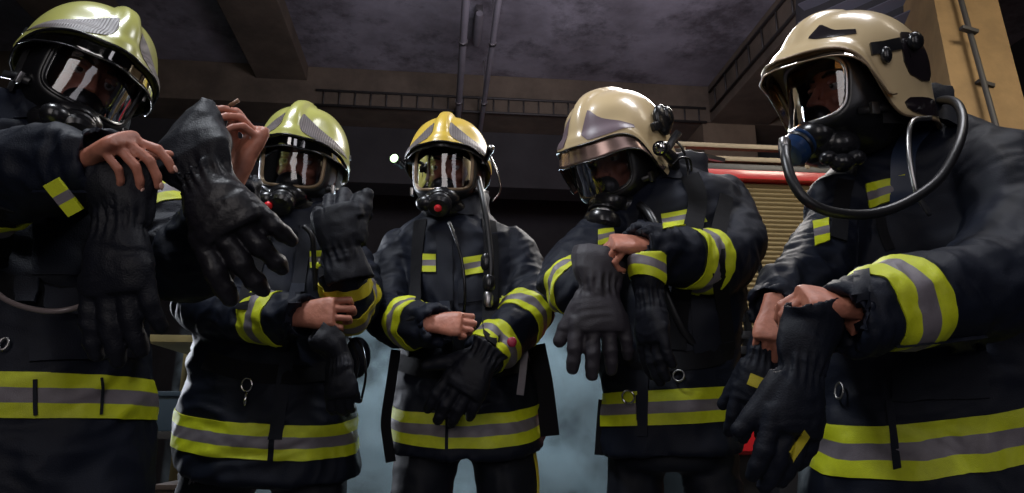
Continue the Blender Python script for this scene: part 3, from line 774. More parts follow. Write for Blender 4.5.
    # yellow piping down the trouser leg
    strap('trouser_piping', p.tbvh, [(533, 452), (536, 470), (538, 500), (540, 560)], .012, p.trousers, m=GLD, default=2.1)
    return p
def lampo(root, c, d, r, lit):
    d = Vector(d).normalized(); up = Vector((0, 0, 1)); x = d.cross(up).normalized(); 
    mb = MB(); mb.tube([c-d*.055, c-d*.045, c-d*.012, c-d*.006, c+d*.012, c+d*.014, c+d*.006], [r*.6, r*.9, r*.9, r*1.2, r*1.25, r*1.05, r*.95], 20); o = mb.obj('helmet_lamp', PLA, root, ang=35)
    mb = MB(); mb.ell((0, 0, 0), (r*.98, r*.98, .008), 18, 10, Matrix.Translation(c+d*.013) @ d.to_track_quat('Z', 'Y').to_matrix().to_4x4())
    mb.obj('lamp_glass', mat('lamp_lit', (.7, .9, .6), .2, emit=(.65, 1., .55), estr=2.2) if lit else CHR, o, ang=35)
    return o
# ================================================================== PERSON: second from left
def second():
    HM = head_matrix(303, 165, 1.97, 0, 12, 5, 1.0)
    rings = [(468, 180, 358, .16), (425, 184, 354, .16), (370, 194, 350, .15), (320, 204, 350, .15), (270, 208, 352, .14), (240, 215, 350, .135), (224, 228, 342, .12), (212, 252, 334, .10), (202, 266, 325, .08)]
    A = [(228, 250, 2.0, .085), (206, 275, 1.95, .085), (207, 306, 1.88, .078), (250, 318, 1.80, .066), (300, 317, 1.71, .054)]
    B = [(330, 246, 2.0, .082), (352, 280, 1.94, .076), (350, 310, 1.84, .066), (346, 290, 1.78, .058), (342, 268, 1.74, .052)]
    p = Person('person in lime helmet, second from the left, one gloved fist raised beside the chin', 2.0, 5, rings, (.22, -.06), (268, 465), [A, B], 2, HM=HM)
    root = p.root
    helmet(root, HM, LIME, KS, [PANEL], HATCH, .030, PLA, .006)
    mask(root, HM, GOLD, 'side', -2)
    W0 = P(298, 316, 1.70)
    p.bare(W0, W(.92, .06, -.2), W(.05, .15, -1), -1, curls=[(22, 88, 45), (24, 90, 45), (26, 90, 45), (28, 90, 45)], thumb=(20, 15, 30, 35), arm=.05, sc=1.0)
    w = P(343, 253, 1.70); M = frame(w, W(-.24, 1, -.12), W(-.22, .15, -1))
    make_glove(M, 1, [(50, 85, 40), (40, 85, 40), (36, 85, 40), (38, 85, 40)], (4, 1, -2, -6), (24, -2, 4, 14), [(w-(M.to_3x3() @ Vector((0, .02, 0))), .052), (w-(M.to_3x3() @ Vector((0, .05, 0))), .058), (w-(M.to_3x3() @ Vector((0, .075, 0))), .060)], 4, [GLOVE], root, sc=1.25, fat=1.75, label='black glove worn on the raised hand', gather=.050)
    # raised cuff ring seen from the gauntlet
    p.finish()
    p.sleeve_tape(0, .85, .085); p.sleeve_tape(1, .80, .03, mats=[GLD, GLD]); p.sleeve_tape(1, .57, .07, mats=[GLD, GRY])
    p.hem_tape(268, 427, .085, hole=lambda q: abs((q-P(274, 430, 1.85)).dot(CR)) > .005)
    p.tape([(310, 251), (321, 251), (321, 268), (310, 268)], 4, 9)
    p.collar(296, 210, .11, .10, .05)
    p.flap('front_placket', [(300, 225), (314, 225), (282, 440), (268, 440)], 4, 22)
    strap('harness_strap', p.bvh, [(268, 222), (258, 255), (250, 290), (245, 310)], .045, p.jacket, default=1.95)
    strap('harness_strap', p.bvh, [(331, 220), (330, 245), (326, 275)], .040, p.jacket, default=1.95)
    strap('waist_belt', p.bvh, [(206, 360), (250, 372), (300, 375), (340, 368)], .05, p.jacket, default=1.95)
    h, n = cam_hit(p.bvh, 248, 392); ring_obj('snap_hook', h+n*.012+Vector((0, 0, .018)), n, .017, .0028, CHR, p.jacket, arc=1, sq=(1, .8))
    mb = MB(); mb.tube([h+n*.012+Vector((0, 0, .002)), h+n*.012-Vector((0, 0, .022)), h+n*.012-Vector((0, 0, .035))], [.004, .006, .003], 10); mb.obj('hook_swivel', CHR, p.jacket)
    # pouch hanging at the hip with tie cords
    mb = MB(); mb.ell((0, 0, 0), (.036, .028, .058), 20, 12, Matrix.Translation(P(357, 357, 1.93))); me = remesh(mb, .005, 2); wrinkle(me, [], 0, .006, 9); me.materials.append(NAVY2); link('hip_pouch', me, root)
    free_strap('hanging_cord', [P(356, 338, 1.88), P(363, 350, 1.87), P(366, 375, 1.87), P(361, 402, 1.88)], .006, root, PLA)
    free_strap('hanging_cord', [P(350, 338, 1.88), P(358, 360, 1.87), P(355, 385, 1.87), P(358, 402, 1.88)], .008, root, PLA)
    hose('air_hose', [P(255, 185, 2.0), P(243, 190, 1.93), P(236, 205, 1.9), P(244, 225, 1.92)], .008, root, RUB)
    hose('air_hose', [P(304, 226, 1.82), P(312, 236, 1.82), P(314, 260, 1.84), P(316, 290, 1.86)], .007, root, RUB)
    # frayed cord ends at the hip
    for k, (x, y) in enumerate(((206, 352), (200, 368), (190, 380))):
        free_strap('hanging_strap', [P(x+3, y-16, 1.95), P(x, y, 1.93), P(x-8, y+18, 1.93), P(x-11, y+30, 1.95)], .014, root, GRY if k == 0 else MATT)
    for k in range(3):
        hose('hanging_cord', [P(190+k*4, 448, 1.90), P(184+k*6, 462, 1.88), P(192+k*3, 474, 1.88), P(188+k*5, 492, 1.9), P(193+k*3, 512, 1.9)], .004, root, GRY)
    # glove held under the bare hand
    hand_glove = P(334, 340, 1.71); M = frame(P(340, 365, 1.70), W(.12, -1, .05), W(0, 0, -1))
    make_glove(M, 1, [(30, 40, 20), (34, 40, 20), (30, 40, 20), (34, 40, 20)], (3, 1, -1, -3), (18, 5, 5, 20), [(P(338, 356, 1.70), .030), (P(332, 345, 1.69), .036), (P(322, 337, 1.68), .040), (P(314, 332, 1.67), .030)], 6, [GLOVE], sc=.80, fat=1.5, label='crumpled black glove dangling from the bare hand of the person with the raised fist', cat='glove', group='loose gloves held by hand')
    return p
# ================================================================== PERSON: fourth, cream helmet looking down
def fourth():
    HM = head_matrix(618, 156, 1.92, -46, 27, 2, 1.10)
    rings = [(452, 602, 740, .16), (400, 602, 737, .16), (350, 604, 736, .15), (300, 600, 740, .15), (250, 602, 742, .15), (215, 606, 742, .14), (198, 618, 735, .13), (184, 632, 715, .11), (174, 640, 698, .09)]
    A = [(622, 226, 1.95, .078), (590, 252, 1.88, .077), (566, 279, 1.80, .070), (576, 289, 1.74, .062), (594, 286, 1.68, .054)]
    B = [(718, 206, 1.95, .090), (733, 236, 1.88, .090), (720, 262, 1.80, .086), (680, 257, 1.70, .072), (642, 248, 1.62, .054)]
    p = Person('person in cream helmet with lowered head, second from the right, spreading a gloved hand', 1.95, -18, rings, (.05, .04), (668, 450), [A, B], 3, HM=HM)
    root = p.root
    K4 = dict(KL); K4['flare'] = .020
    helmet(root, HM, CREAM, K4, [[(10, 22, 24), (16, 17, 50), (30, 17, 36), (50, 17, 27), (64, 14, 17)]], PURP, .042, PLA, .016, vis_m=mat('rose_visor', (.30, .21, .185), .25, .7))
    mask(root, HM, PLA, 'round', None)
    W0 = P(650, 246, 1.615)
    p.bare(W0, W(-.95, .05, -.15), W(-.15, .75, -.6), 1, curls=[(50, 62, 35), (54, 66, 35), (58, 66, 35), (62, 66, 40)], spread=(4, 1, -2, -5), thumb=(30, 20, 30, 30), arm=.03, sc=.97, fat=1.12)
    w = P(598, 290, 1.63); M = frame(w, W(.02, -1, -.12), W(.05, -.1, -1))
    cf_ = [(w+Vector((0, 0, .012)), .052), (P(597, 277, 1.64), .062), (P(598, 266, 1.65), .068), (P(600, 256, 1.66), .066)]
    make_glove(M, 1, [(8, 14, 10), (6, 14, 8), (8, 16, 10), (10, 22, 14)], (6, 2, -3, -9), (36, 4, 6, 12), cf_, 8, [GLOVEG], root, wide=1.12, sc=1.08, fat=1.85, label='charcoal padded glove with spread fingers', gather=.052, sq=(1, .8))
    p.finish()
    p.sleeve_tape(0, .68, .045); p.sleeve_tape(1, .66, .085)
    p.hem_tape(668, 406, .085, hole=lambda q: abs((q-P(642, 405, 1.8)).dot(CR)) > .009)
    p.tape([(661, 214), (700, 207), (707, 222), (663, 229)], 12, 9); p.tape([(598, 230), (613, 228), (615, 240), (598, 246)], 5, 9)
    p.tape([(640, 209), (652, 240), (655, 260), (634, 240)], 3, 3, None, 'chest_tab', [NAVY2])
    p.collar(670, 182, .11, .11, .06)
    strap('harness_strap', p.bvh, [(690, 176), (698, 200), (690, 240), (680, 300), (676, 350)], .05, p.jacket, default=1.9)
    strap('harness_strap', p.bvh, [(726, 196), (716, 250), (722, 300), (728, 350)], .04, p.jacket, default=1.9)
    strap('waist_belt', p.bvh, [(608, 352), (650, 362), (700, 360), (732, 350)], .05, p.jacket, default=1.9)
    p.flap('front_placket', [(636, 245), (650, 245), (648, 436), (638, 436)], 4, 20)
    p.flap('side_pocket', [(690, 300), (728, 296), (730, 350), (694, 354)], 6, 8)
    hose('air_hose', [P(640, 205, 1.83), P(650, 215, 1.78), P(658, 235, 1.76), P(662, 280, 1.77), P(690, 340, 1.79), P(725, 358, 1.84)], .011, root, RUB)
    h, n = cam_hit(p.bvh, 630, 396); ring_obj('snap_hook', h+n*.014, n, .016, .0026, CHR, p.jacket)
    h, n = cam_hit(p.bvh, 680, 377); ring_obj('snap_hook', h+n*.012, n, .014, .0026, STEEL, p.jacket, label='small steel ring at the front')
    # lamp and radio on the helmet side
    c = P(669, 140, 1.78)
    lampo(root, P(661, 148, 1.74), W(-.5, -.5, -1), .0165, False)
    mb = MB(); mb.box((0, 0, 0), (.022, .03, .075), Matrix.Translation(P(671, 143, 1.80)) @ Matrix.Rotation(math.radians(35), 4, 'Y'), bev=.006); mb.tube([P(664, 150, 1.79), P(672, 158, 1.81), P(676, 168, 1.84)], [.014, .018, .012], 14); mb.obj('lamp_bracket', PLA, root, ang=40)
    hose('lamp_cable', [P(675, 140, 1.8), P(683, 150, 1.8), P(688, 170, 1.82), P(684, 190, 1.83)], .0035, root, PLA)
    hose('lamp_cable', [P(672, 165, 1.8), P(680, 158, 1.8), P(690, 160, 1.81), P(692, 180, 1.84)], .003, root, PLA)
    mb = MB(); Mh = HM @ Matrix.Translation((.137, .035, .055)); mb.ell((0, 0, 0), (.016, .036, .042), 22, 12, Mh); mb.ell((.012, .012, .005), (.012, .018, .026), 16, 10, Mh); mb.box((0, -.03, -.01), (.014, .05, .022), Mh, bev=.004); mb.obj('side_fitting', PLA, root)
    # pale flap of the backplate behind the neck
    mb = MB(); ribbon(mb, [P(672, 152, 2.02), P(695, 156, 2.03), P(721, 162, 2.05)], [Vector((0, 0, 1))-CH*.4]*3, .05, .012); mb.obj('backplate_edge', STEEL, root, ang=40)
    # side harness straps and buckles
    free_strap('hanging_strap', [P(742, 300, 1.95), P(748, 330, 1.93), P(744, 352, 1.92), P(736, 362, 1.9)], .022, root)
    free_strap('hanging_strap', [P(758, 262, 1.98), P(764, 285, 1.97), P(768, 305, 1.97), P(762, 335, 1.97), P(748, 356, 1.95)], .016, root)
    for x, y in ((738, 318), (745, 335), (740, 350)):
        mb = MB(); mb.box((0, 0, 0), (.035, .012, .022), Matrix.Translation(P(x, y, 1.9)), bev=.004); mb.obj('strap_buckle', STEEL, root, ang=40)
    free_strap('hanging_strap', [P(604, 400, 1.93), P(602, 425, 1.93), P(600, 455, 1.94)], .03, root)
    # second glove hanging from the bare hand
    w = P(650, 300, 1.60); M = frame(w, W(.02, -1, .06), W(-.9, 0, -.45))
    cf_ = [(P(649, 292, 1.60), .036), (P(648, 280, 1.60), .044), (P(646, 268, 1.60), .050), (P(645, 256, 1.60), .052)]
    g, me = make_glove(M, 1, [(10, 14, 8), (8, 12, 8), (6, 12, 8), (6, 12, 8)], (2, 0, -1, -3), (18, 0, 0, 30), cf_, 10, [GLOVE], sc=1.02, fat=1.6, label='black glove hanging beside the spread glove, yellow taped cuff on top', cat='glove', group='loose gloves held by hand')
    off = np.array(g.location); setv(me, getv(me)+off)
    b = ring_band('reflective_band', me, P(646, 266, 1.60), W(.32, 1, 0), CUT3(.062), .09, TAPE, g); setv(me, getv(me)-off)
    # one steel ring on the bare hand
    return p
# ================================================================== PERSON: far right, profile
def fifth():
    HM = head_matrix(850, 92, 1.52, -75, 5, 8, 1.08)
    rings = [(500, 815, 1090, .20, .08), (450, 818, 1085, .20, .08), (380, 828, 1070, .19, .06), (320, 826, 1060, .19, .05), (260, 820, 1050, .19, .04), (205, 822, 1045, .18, .04), (175, 832, 1030, .17, .04), (152, 852, 995, .14, .04), (132, 862, 955, .11, .04), (120, 868, 935, .09, .04)]
    A = [(842, 205, 1.60, .078), (826, 245, 1.58, .072), (804, 280, 1.50, .064), (784, 293, 1.44, .058), (774, 305, 1.40, .05)]
    B = [(985, 178, 1.52, .112), (1022, 232, 1.42, .11), (990, 285, 1.32, .096), (914, 300, 1.24, .080), (850, 318, 1.19, .062)]
    p = Person('person in cream helmet at the far right, head in profile, hose over the shoulder', 1.6, -24, rings, (.45, .15), (930, 480), [A, B], 4, HM=HM)
    root = p.root
    h = helmet(root, HM, CREAM, dict(KL, flare=.034), [[(22, 30, 32), (30, 27, 44), (44, 26, 34), (62, 25, 30)]], DKPAN, .020, GOLD, .022, vis_m=lens_mat('amber_visor', (.75, .5, .25), 4, 1.5, .05))
    mask(root, HM, STEEL, 'blue', None)
    # dark side plates on the helmet flank and their strap
    for s in (-1, 1):
        for poly in ([(96, 0, 14), (100, -10, 26), (112, -14, 28), (124, -12, 26), (132, -4, 16)], [(92, -38, -33), (97, -41, -29), (112, -42, -27), (126, -41, -27), (131, -38, -31)]):
            vs, fs = wrap_patch([(a*s, b, c) for a, b, c in poly], KL, 12, 20, .003); mb = MB(); mb.add([HM @ v for v in vs], fs); mb.obj('side_plate', DKPAN, h, ang=40)
        vs, fs = wrap_patch([(70*s, 4, 14), (80*s, 5, 15), (95*s, 9, 19)], KL, 8, 10, .006); mb = MB(); mb.add([HM @ v for v in vs], fs); mb.obj('side_clip', PLA, h, ang=40)
        mb = MB(); mb.ell((.138*s, -.030, .03), (.010, .012, .018), 14, 8, HM); mb.obj('side_fitting', PLA, h)
        mb = MB(); mb.ell((.136*s, .05, .065), (.012, .018, .020), 14, 8, HM); mb.obj('side_fitting', PLA, h)
    # bare hands
    p.bare(P(853, 306, 1.185), W(-.95, .15, -.10), W(-.20, .75, -.6), 1, curls=[(50, 50, 30), (58, 55, 30), (64, 58, 35), (70, 60, 35)], spread=(6, 2, -4, -9), thumb=(28, 15, 20, 30), arm=.03, sc=.94, fat=1.1)
    p.bare(P(776, 303, 1.375), W(-.28, -.9, -.2), W(-.45, -.2, -1), -1, curls=[(38, 60, 35), (42, 62, 35), (46, 64, 35), (50, 64, 35)], spread=(6, 2, -3, -8), thumb=(30, 15, 20, 25), arm=.015, sc=.86, fat=1.1)
    p.finish()
    p.sleeve_tape(1, .84, .10, label=None)
    p.hem_tape(940, 424, .100, hole=lambda q: True)
    p.tape([(865, 185), (905, 174), (909, 196), (869, 208)], 10, 9); p.tape([(813, 222), (829, 218), (829, 241), (815, 246)], 5, 9)
    p.collar(898, 130, .125, .12, .07)
    p.flap('front_placket', [(858, 215), (872, 210), (868, 330), (852, 332)], 4, 16)
    p.flap('front_placket', [(886, 400), (893, 398), (902, 468), (894, 470)], 3, 6)
    p.flap('chest_pocket', [(895, 345), (985, 335), (990, 398), (892, 402)], 10, 8, off=.007)
    strap('harness_strap', p.bvh, [(925, 122), (905, 150), (903, 180), (902, 205)], .05, p.jacket, default=1.5, m=mat('navy_padding', (.018, .03, .065), .5))
    strap('harness_strap', p.bvh, [(862, 150), (850, 170), (842, 200), (838, 240)], .035, p.jacket, default=1.5)
    strap('harness_strap', p.bvh, [(880, 215), (884, 235), (890, 250)], .02, p.jacket, default=1.5)
    # the long hose
    hose('breathing_hose', [P(785, 148, 1.30), P(786, 160, 1.27), P(792, 180, 1.25), P(806, 200, 1.24), P(832, 212, 1.25), P(870, 214, 1.27), (P(905, 203, 1.28)), P(938, 180, 1.29), P(957, 148, 1.31), P(963, 122, 1.35), P(957, 104, 1.40), P(944, 100, 1.46), P(930, 106, 1.52)], .0098, root, RUB, label='long glossy black hose', n=14)
    hose('air_hose', [P(930, 118, 1.42), P(912, 122, 1.38), P(909, 150, 1.36), P(916, 190, 1.36), P(930, 215, 1.38)], .0055, root, STEEL)
    mb = MB(); c = P(785, 147, 1.305); mb.tube([c+Vector((0, 0, .02)), c+Vector((0, 0, .012)), c-Vector((0, 0, .006)), c-Vector((0, 0, .012))], [.008, .012, .012, .009], 14); mb.obj('hose_coupling', STEEL, root, ang=35)
    # dark buckle gear under the chin
    mb = MB()
    for x, y, r in ((828, 158, .020), (842, 163, .026), (856, 158, .022)): mb.ell((0, 0, 0), (r, r, r*.8), 14, 8, Matrix.Translation(P(x, y, 1.45)))
    me = remesh(mb, .004, 2); me.materials.append(PLA); link('chin_strap', me, root)
    h_, n = cam_hit(p.bvh, 843, 392); ring_obj('snap_hook', h_+n*.012, n, .014, .0026, STEEL, p.jacket, sq=(1.3, .8))
    # two loose gloves held together
    w = P(800, 372, 1.17); M = frame(w, W(-.22, -1, -.05), W(.35, 0, -1))
    cf_ = [(P(803, 362, 1.17), .047), (P(808, 345, 1.17), .052), (P(812, 328, 1.18), .057), (P(814, 312, 1.175), .058), (P(812, 300, 1.17), .056)]
    g, me = make_glove(M, 1, [(10, 10, 8), (12, 14, 10), (16, 16, 10), (20, 18, 10)], (3, 1, -2, -5), (30, 0, 0, 15), cf_, 12, [GLOVEN], sc=1.06, fat=1.6, label='navy glove held by both bare hands of the person at the far right', cat='glove', group='loose gloves held by hand', sq=(1, .6), wamp=.004)
    off = np.array(g.location); setv(me, getv(me)+off); bv = bvh_of(me)
    patch('glove_tab', bv, [(804, 430), (809, 436), (793, 462), (789, 452)], 4, 6, [GLD], g, None, off=.003, label='yellow tape on the back of the fingers'); setv(me, getv(me)-off)
    w = P(763, 358, 1.40); M = frame(w, W(-.20, -1, .05), W(-.2, 0, -1))
    cf_ = [(P(766, 350, 1.41), .042), (P(772, 338, 1.42), .044), (P(778, 326, 1.43), .040)]
    g, me = make_glove(M, 1, [(10, 20, 12), (14, 24, 14), (18, 28, 14), (20, 28, 14)], (3, 0, -2, -5), (25, 0, 0, 20), cf_, 14, [GLOVEN], sc=.94, fat=1.6, label='navy glove with yellow tab hanging behind the larger held glove', cat='glove', group='loose gloves held by hand')
    off = np.array(g.location); setv(me, getv(me)+off); bv = bvh_of(me)
    patch('glove_tab', bv, [(751, 373), (768, 380), (764, 391), (747, 384)], 5, 4, [GLD], g, None, off=.003, label='yellow tape on the glove wrist'); setv(me, getv(me)-off)
    return p
# ================================================================== PERSON: far left
def first():
    HM = head_matrix(83, 80, 1.36, 50, 15, 13, .96)
    rings = [(500, -70, 138, .18), (450, -66, 142, .18), (397, -62, 142, .18), (330, -60, 132, .17), (260, -62, 140, .17), (205, -62, 150, .16), (172, -56, 146, .15), (150, -40, 130, .13), (134, -10, 112, .10), (122, 5, 100, .09)]
    A = [(-45, 196, 1.34, .10), (-75, 208, 1.26, .10), (-52, 206, 1.14, .084), (10, 178, 1.06, .070), (70, 166, 1.02, .060), (96, 162, 1.0, .052)]
    B = [(135, 188, 1.40, .095), (160, 232, 1.37, .09), (188, 262, 1.32, .08), (216, 224, 1.25, .056), (235, 184, 1.21, .038)]
    p = Person('person in lime helmet at the far left holding up a glove between both bare hands', 1.4, 12, rings, None, (45, 470), [A, B], 5, HM=HM, vox=.006)
    root = p.root
    helmet(root, HM, LIME, dict(KS, flare=.024), [PANEL], HATCH, .034, PLA, .008)
    mask(root, HM, PLA, 'side', None)
    p.bare(P(88, 160, .985), W(.72, .22, -.35), W(.12, .80, -.60), -1, curls=[(48, 32, 20), (66, 34, 20), (74, 38, 22), (80, 42, 24)], spread=(12, 3, -3, -9), thumb=(60, 5, 5, 25), arm=.05, sc=.84, fat=1.06)
    p.bare(P(240, 168, 1.165), W(.36, .92, 0), W(.62, .08, .6), 1, curls=[(66, 34, 16), (70, 38, 18), (76, 42, 20), (82, 46, 24)], spread=(6, 2, -2, -6), thumb=(20, 25, 25, 40), arm=.05, sc=.84, fat=1.1)
    p.finish()
    p.sleeve_tape(0, .52, .07); p.sleeve_tape(0, .64, .022, mats=[YEL, YEL]) if False else None
    p.sleeve_tape(1, .22, .07)
    p.hem_tape(45, 399, .077, hole=lambda q: True)
    strap('seam', p.bvh, [(36, 379), (36, 397), (36, 415)], .006, p.jacket, default=1.3, m=NAVY2, off=.003)
    strap('seam', p.bvh, [(101, 379), (101, 397), (100, 415)], .004, p.jacket, default=1.3, m=NAVY2, off=.003)
    p.collar(58, 132, .13, .12, .05)
    p.flap('front_placket', [(33, 190), (92, 190), (92, 275), (33, 275)], 8, 12, off=.006, mt=NAVY)
    p.flap('belt_pouch', [(20, 278), (40, 278), (37, 306), (20, 304)], 4, 5, off=.02); p.flap('belt_pouch', [(46, 284), (92, 296), (84, 314), (44, 310)], 6, 5, off=.02)
    p.flap('front_pocket', [(28, 320), (120, 322), (135, 358), (30, 362)], 10, 6, off=.006, mt=NAVY)
    strap('waist_belt', p.bvh, [(-10, 282), (30, 292), (70, 300), (110, 296), (138, 288)], .045, p.jacket, default=1.3)
    hose('air_hose', [P(-12, 285, 1.14), P(10, 302, 1.12), P(45, 311, 1.11), P(75, 308, 1.12), (P(98, 296, 1.15))], .0045, root, mat('grey_hose', (.16, .13, .13), .3))
    h, n = cam_hit(p.bvh, 6, 346); ring_obj('snap_hook', h+n*.01, n, .009, .0024, STEEL, p.jacket, sq=(1.2, .8))
    mb = MB(); a, b = P(52, 181, .93), P(77, 212, .96); ribbon(mb, [a.lerp(b, t) for t in np.linspace(0, 1, 9)], [-CH]*9, .022, .009)
    mb.m = [0]*len(mb.m); k = 0; seg = len(mb.m)//8
    nf = 4*8
    for i in range(8):
        for j in range(4): mb.m[i*4+j] = 1 if i in (3, 4) else 0
    mb.obj('reflective_tab', TAPE, root, ang=40)
    strap('harness_strap', p.bvh, [(-2, 205), (-4, 240), (-4, 270)], .05, p.jacket, default=1.3)
    # big held glove
    w = P(206, 181, 1.08); M = frame(w, W(.52, -.85, -.05), W(-.1, .05, -1))
    cf_ = [(P(203, 172, 1.08), .052), (P(197, 158, 1.08), .066), (P(194, 142, 1.09), .064), (P(198, 124, 1.10), .046), (P(203, 109, 1.10), .024), (P(206, 98, 1.10), .009)]
    g, me = make_glove(M, 1, [(14, 16, 8), (22, 20, 10), (26, 24, 12), (28, 24, 12)], (8, 0, -8, -16), (-34, 4, 4, 10), cf_, 16, [LEATH], sc=1.12, fat=1.7, label='large black leather glove held up by its cuff between the two leftmost helmets', cat='glove', group='loose gloves held by hand', sq=(1, .45), wamp=.006, gather=.046)
    me.materials.append(GLOVE)
    off = np.array(g.location); cv = getv(me)+off; yv = M.to_3x3() @ Vector((0, 1, 0)); t = (cv-np.array(w)) @ np.array(yv)
    for pl in me.polygons:
        if t[list(pl.vertices)].mean() < -.004: pl.material_index = 1
    # second held glove
    w = P(120, 226, 1.00); M = frame(w, W(.10, -1, .0), W(-.15, .05, -1))
    cf_ = [(P(122, 214, 1.0), .046), (P(119, 200, 1.0), .054), (P(117, 184, 1.0), .058), (P(116, 166, 1.0), .052)]
    make_glove(M, 1, [(10, 12, 8), (10, 12, 8), (12, 14, 8), (14, 18, 10)], (4, 1, -1, -4), (14, 0, 0, 26), cf_, 18, [GLOVE], sc=1.08, fat=1.55, label='black leather glove hanging straight down in front of the leftmost jacket', cat='glove', group='loose gloves held by hand', sq=(1, .6), wamp=.005, gather=.042)
    # cigarette-like toggle between the raised fingers
    mb = MB(); mb.tube([P(229, 106, 1.10), P(239, 100, 1.10)], .0035, 10); mb.obj('cord_toggle', mat('toggle_tan', (.25, .13, .07), .5), root)
    return p
for fn in (first, second, centre, fourth, fifth): fn()
# ================================================================== ROOM (built square to the world axes)
def slab(name, lo, hi, m, label=None, bev=.0, parent=None, kind='structure', cat=None, group=None):
    mb = MB(); mb.box([(a+b)/2 for a, b in zip(lo, hi)], [b-a for a, b in zip(lo, hi)], bev=bev)
    return mb.obj(name, m, parent, smooth=False, label=label, cat=cat, kind=kind, group=group)
CEILM = mat('ceiling_plaster', (.30, .29, .33), .85, bump=.3, bscale=30, c2=(.12, .11, .125), vscale=1.1)
nt = CEILM.node_tree; b = nt.nodes['Principled BSDF']; tc = nt.nodes['Texture Coordinate']
n2 = nt.nodes.new('ShaderNodeTexNoise'); n2.inputs['Scale'].default_value = 1.4; n2.inputs['Detail'].default_value = 7; n2.inputs['Roughness'].default_value = .75
r2 = nt.nodes.new('ShaderNodeValToRGB'); r2.color_ramp.elements[0].position = .36; r2.color_ramp.elements[1].position = .50; r2.color_ramp.elements[0].color = (.22, .2, .2, 1)
mx = nt.nodes.new('ShaderNodeMix'); mx.data_type = 'RGBA'; mx.blend_type = 'MULTIPLY'; mx.inputs['Factor'].default_value = .75
old = b.inputs['Base Color'].links[0].from_socket
nt.links.new(tc.outputs['Object'], n2.inputs['Vector']); nt.links.new(n2.outputs['Fac'], r2.inputs['Fac']); nt.links.new(old, mx.inputs[6]); nt.links.new(r2.outputs['Color'], mx.inputs[7]); nt.links.new(mx.outputs[2], b.inputs['Base Color'])
BEAM = mat('beam_concrete', (.13, .10, .072), .85, bump=.4, bscale=40, var=.45, vscale=3)
WALL = mat('wall_dark', (.035, .033, .036), .9, bump=.3, bscale=30, var=.4, vscale=2)
OCHRE = mat('pillar_ochre', (.29, .185, .08), .85, bump=.5, bscale=30, var=.30, vscale=4)
FLOOR = mat('floor_concrete', (.08, .08, .085), .6, bump=.3, bscale=20, var=.4, vscale=2)
TRAY = mat('cable_tray_dark', (.035, .032, .03), .6)
PIPE = mat('conduit_grey', (.20, .19, .21), .5, var=.2)
slab('floor', (-5, -3, -.1), (6.5, 9, 0), FLOOR)
ZC = 4.4
slab('ceiling', (-5, -3, ZC), (6.5, 9, ZC+.15), CEILM)
slab('wall_back', (-5, 8.6, 0), (6.5, 8.8, ZC), WALL)
slab('wall_left', (-5.2, -3, 0), (-5, 9, ZC), WALL)
slab('wall_right', (5.4, -3, 0), (5.6, 9, ZC), WALL)
slab('wall_front', (-5, -3.2, 0), (6.5, -3, ZC), WALL)
slab('ceiling_beam', (-1.9, -3, ZC-.16), (-1.40, 6.6, ZC), BEAM, bev=.01)
slab('ceiling_beam', (-3.3, -3, ZC-.40), (-2.85, 6.6, ZC), BEAM, bev=.01)
slab('ceiling_beam', (2.80, -3, ZC-.42), (3.45, 6.6, ZC), BEAM, bev=.01)
slab('ceiling_beam', (-5, 6.6, ZC-.42), (5.4, 7.1, ZC), BEAM, bev=.01)
slab('ceiling_beam', (-5, 7.1, ZC-1.05), (5.4, 7.5, ZC), WALL, bev=.01)
slab('pillar', (2.72, 6.62, 0), (3.3, 7.1, ZC-.42), mat('pillar_concrete', (.20, .15, .10), .85, bump=.4, bscale=40, var=.35, vscale=3))
# cable trays: rails with rungs
def tray(p0, p1, w, axis, nr, label):
    mb = MB()
    for s in (0, 1):
        a = Vector(p0)+Vector(w)*s; b_ = Vector(p1)+Vector(w)*s; mb.tube([a, b_], .014, 8)
    for i in range(nr):
        q = Vector(p0).lerp(Vector(p1), (i+.5)/nr); mb.tube([q, q+Vector(w)], .008, 6)
    mb.obj('cable_tray', TRAY, label=label, cat='cable tray', kind='thing')
tray((2.77, .5, ZC-.12), (2.77, 6.5, ZC-.12), (0, 0, -.22), 'y', 22, 'long ladder cable tray fixed along the right ceiling beam')
tray((-1.3, 6.580, ZC-.27), (2.75, 6.580, ZC-.27), (0, 0, -.16), 'x', 26, 'dark cable tray crossing the far ceiling beam')
for x, r, lb in ((.129, .031, 'left one of two grey conduit pipes under the ceiling'), (.374, .025, 'right one of two grey conduit pipes under the ceiling')):
    t = empty('ceiling_pipe', (x, 3, ZC-.46), lb, 'pipe', 'conduit pipes on the ceiling')
    mb = MB(); mb.tube([(x, -2, ZC-.46), (x, 7.08, ZC-.46)], r, 16); mb.obj('pipe_run', PIPE, t, ang=40)
    for y in (3.6, 5.2, 6.3):
        mb = MB(); mb.tube([(x, y-.015, ZC-.46), (x, y+.015, ZC-.46)], r+.008, 16); mb.box((x, y, ZC-.22), (.012, .012, .44)); mb.obj('pipe_clip', STEEL, t, ang=40)
# fluorescent fitting between the pipes
t = empty('ceiling_lamp', (.27, 5.6, ZC-.05), 'short unlit lamp housing on the ceiling between the two pipes', 'ceiling lamp')
mb = MB(); mb.tube([(.27, 5.35, ZC-.09), (.27, 5.4, ZC-.09), (.27, 5.8, ZC-.09), (.27, 5.85, ZC-.09)], [.03, .04, .04, .03], 16); mb.obj('lamp_tube', PIPE, t, ang=40)
mb = MB(); mb.box((.27, 5.6, ZC-.03), (.06, .5, .06), bev=.01); mb.obj('lamp_base', STEEL, t, ang=40)
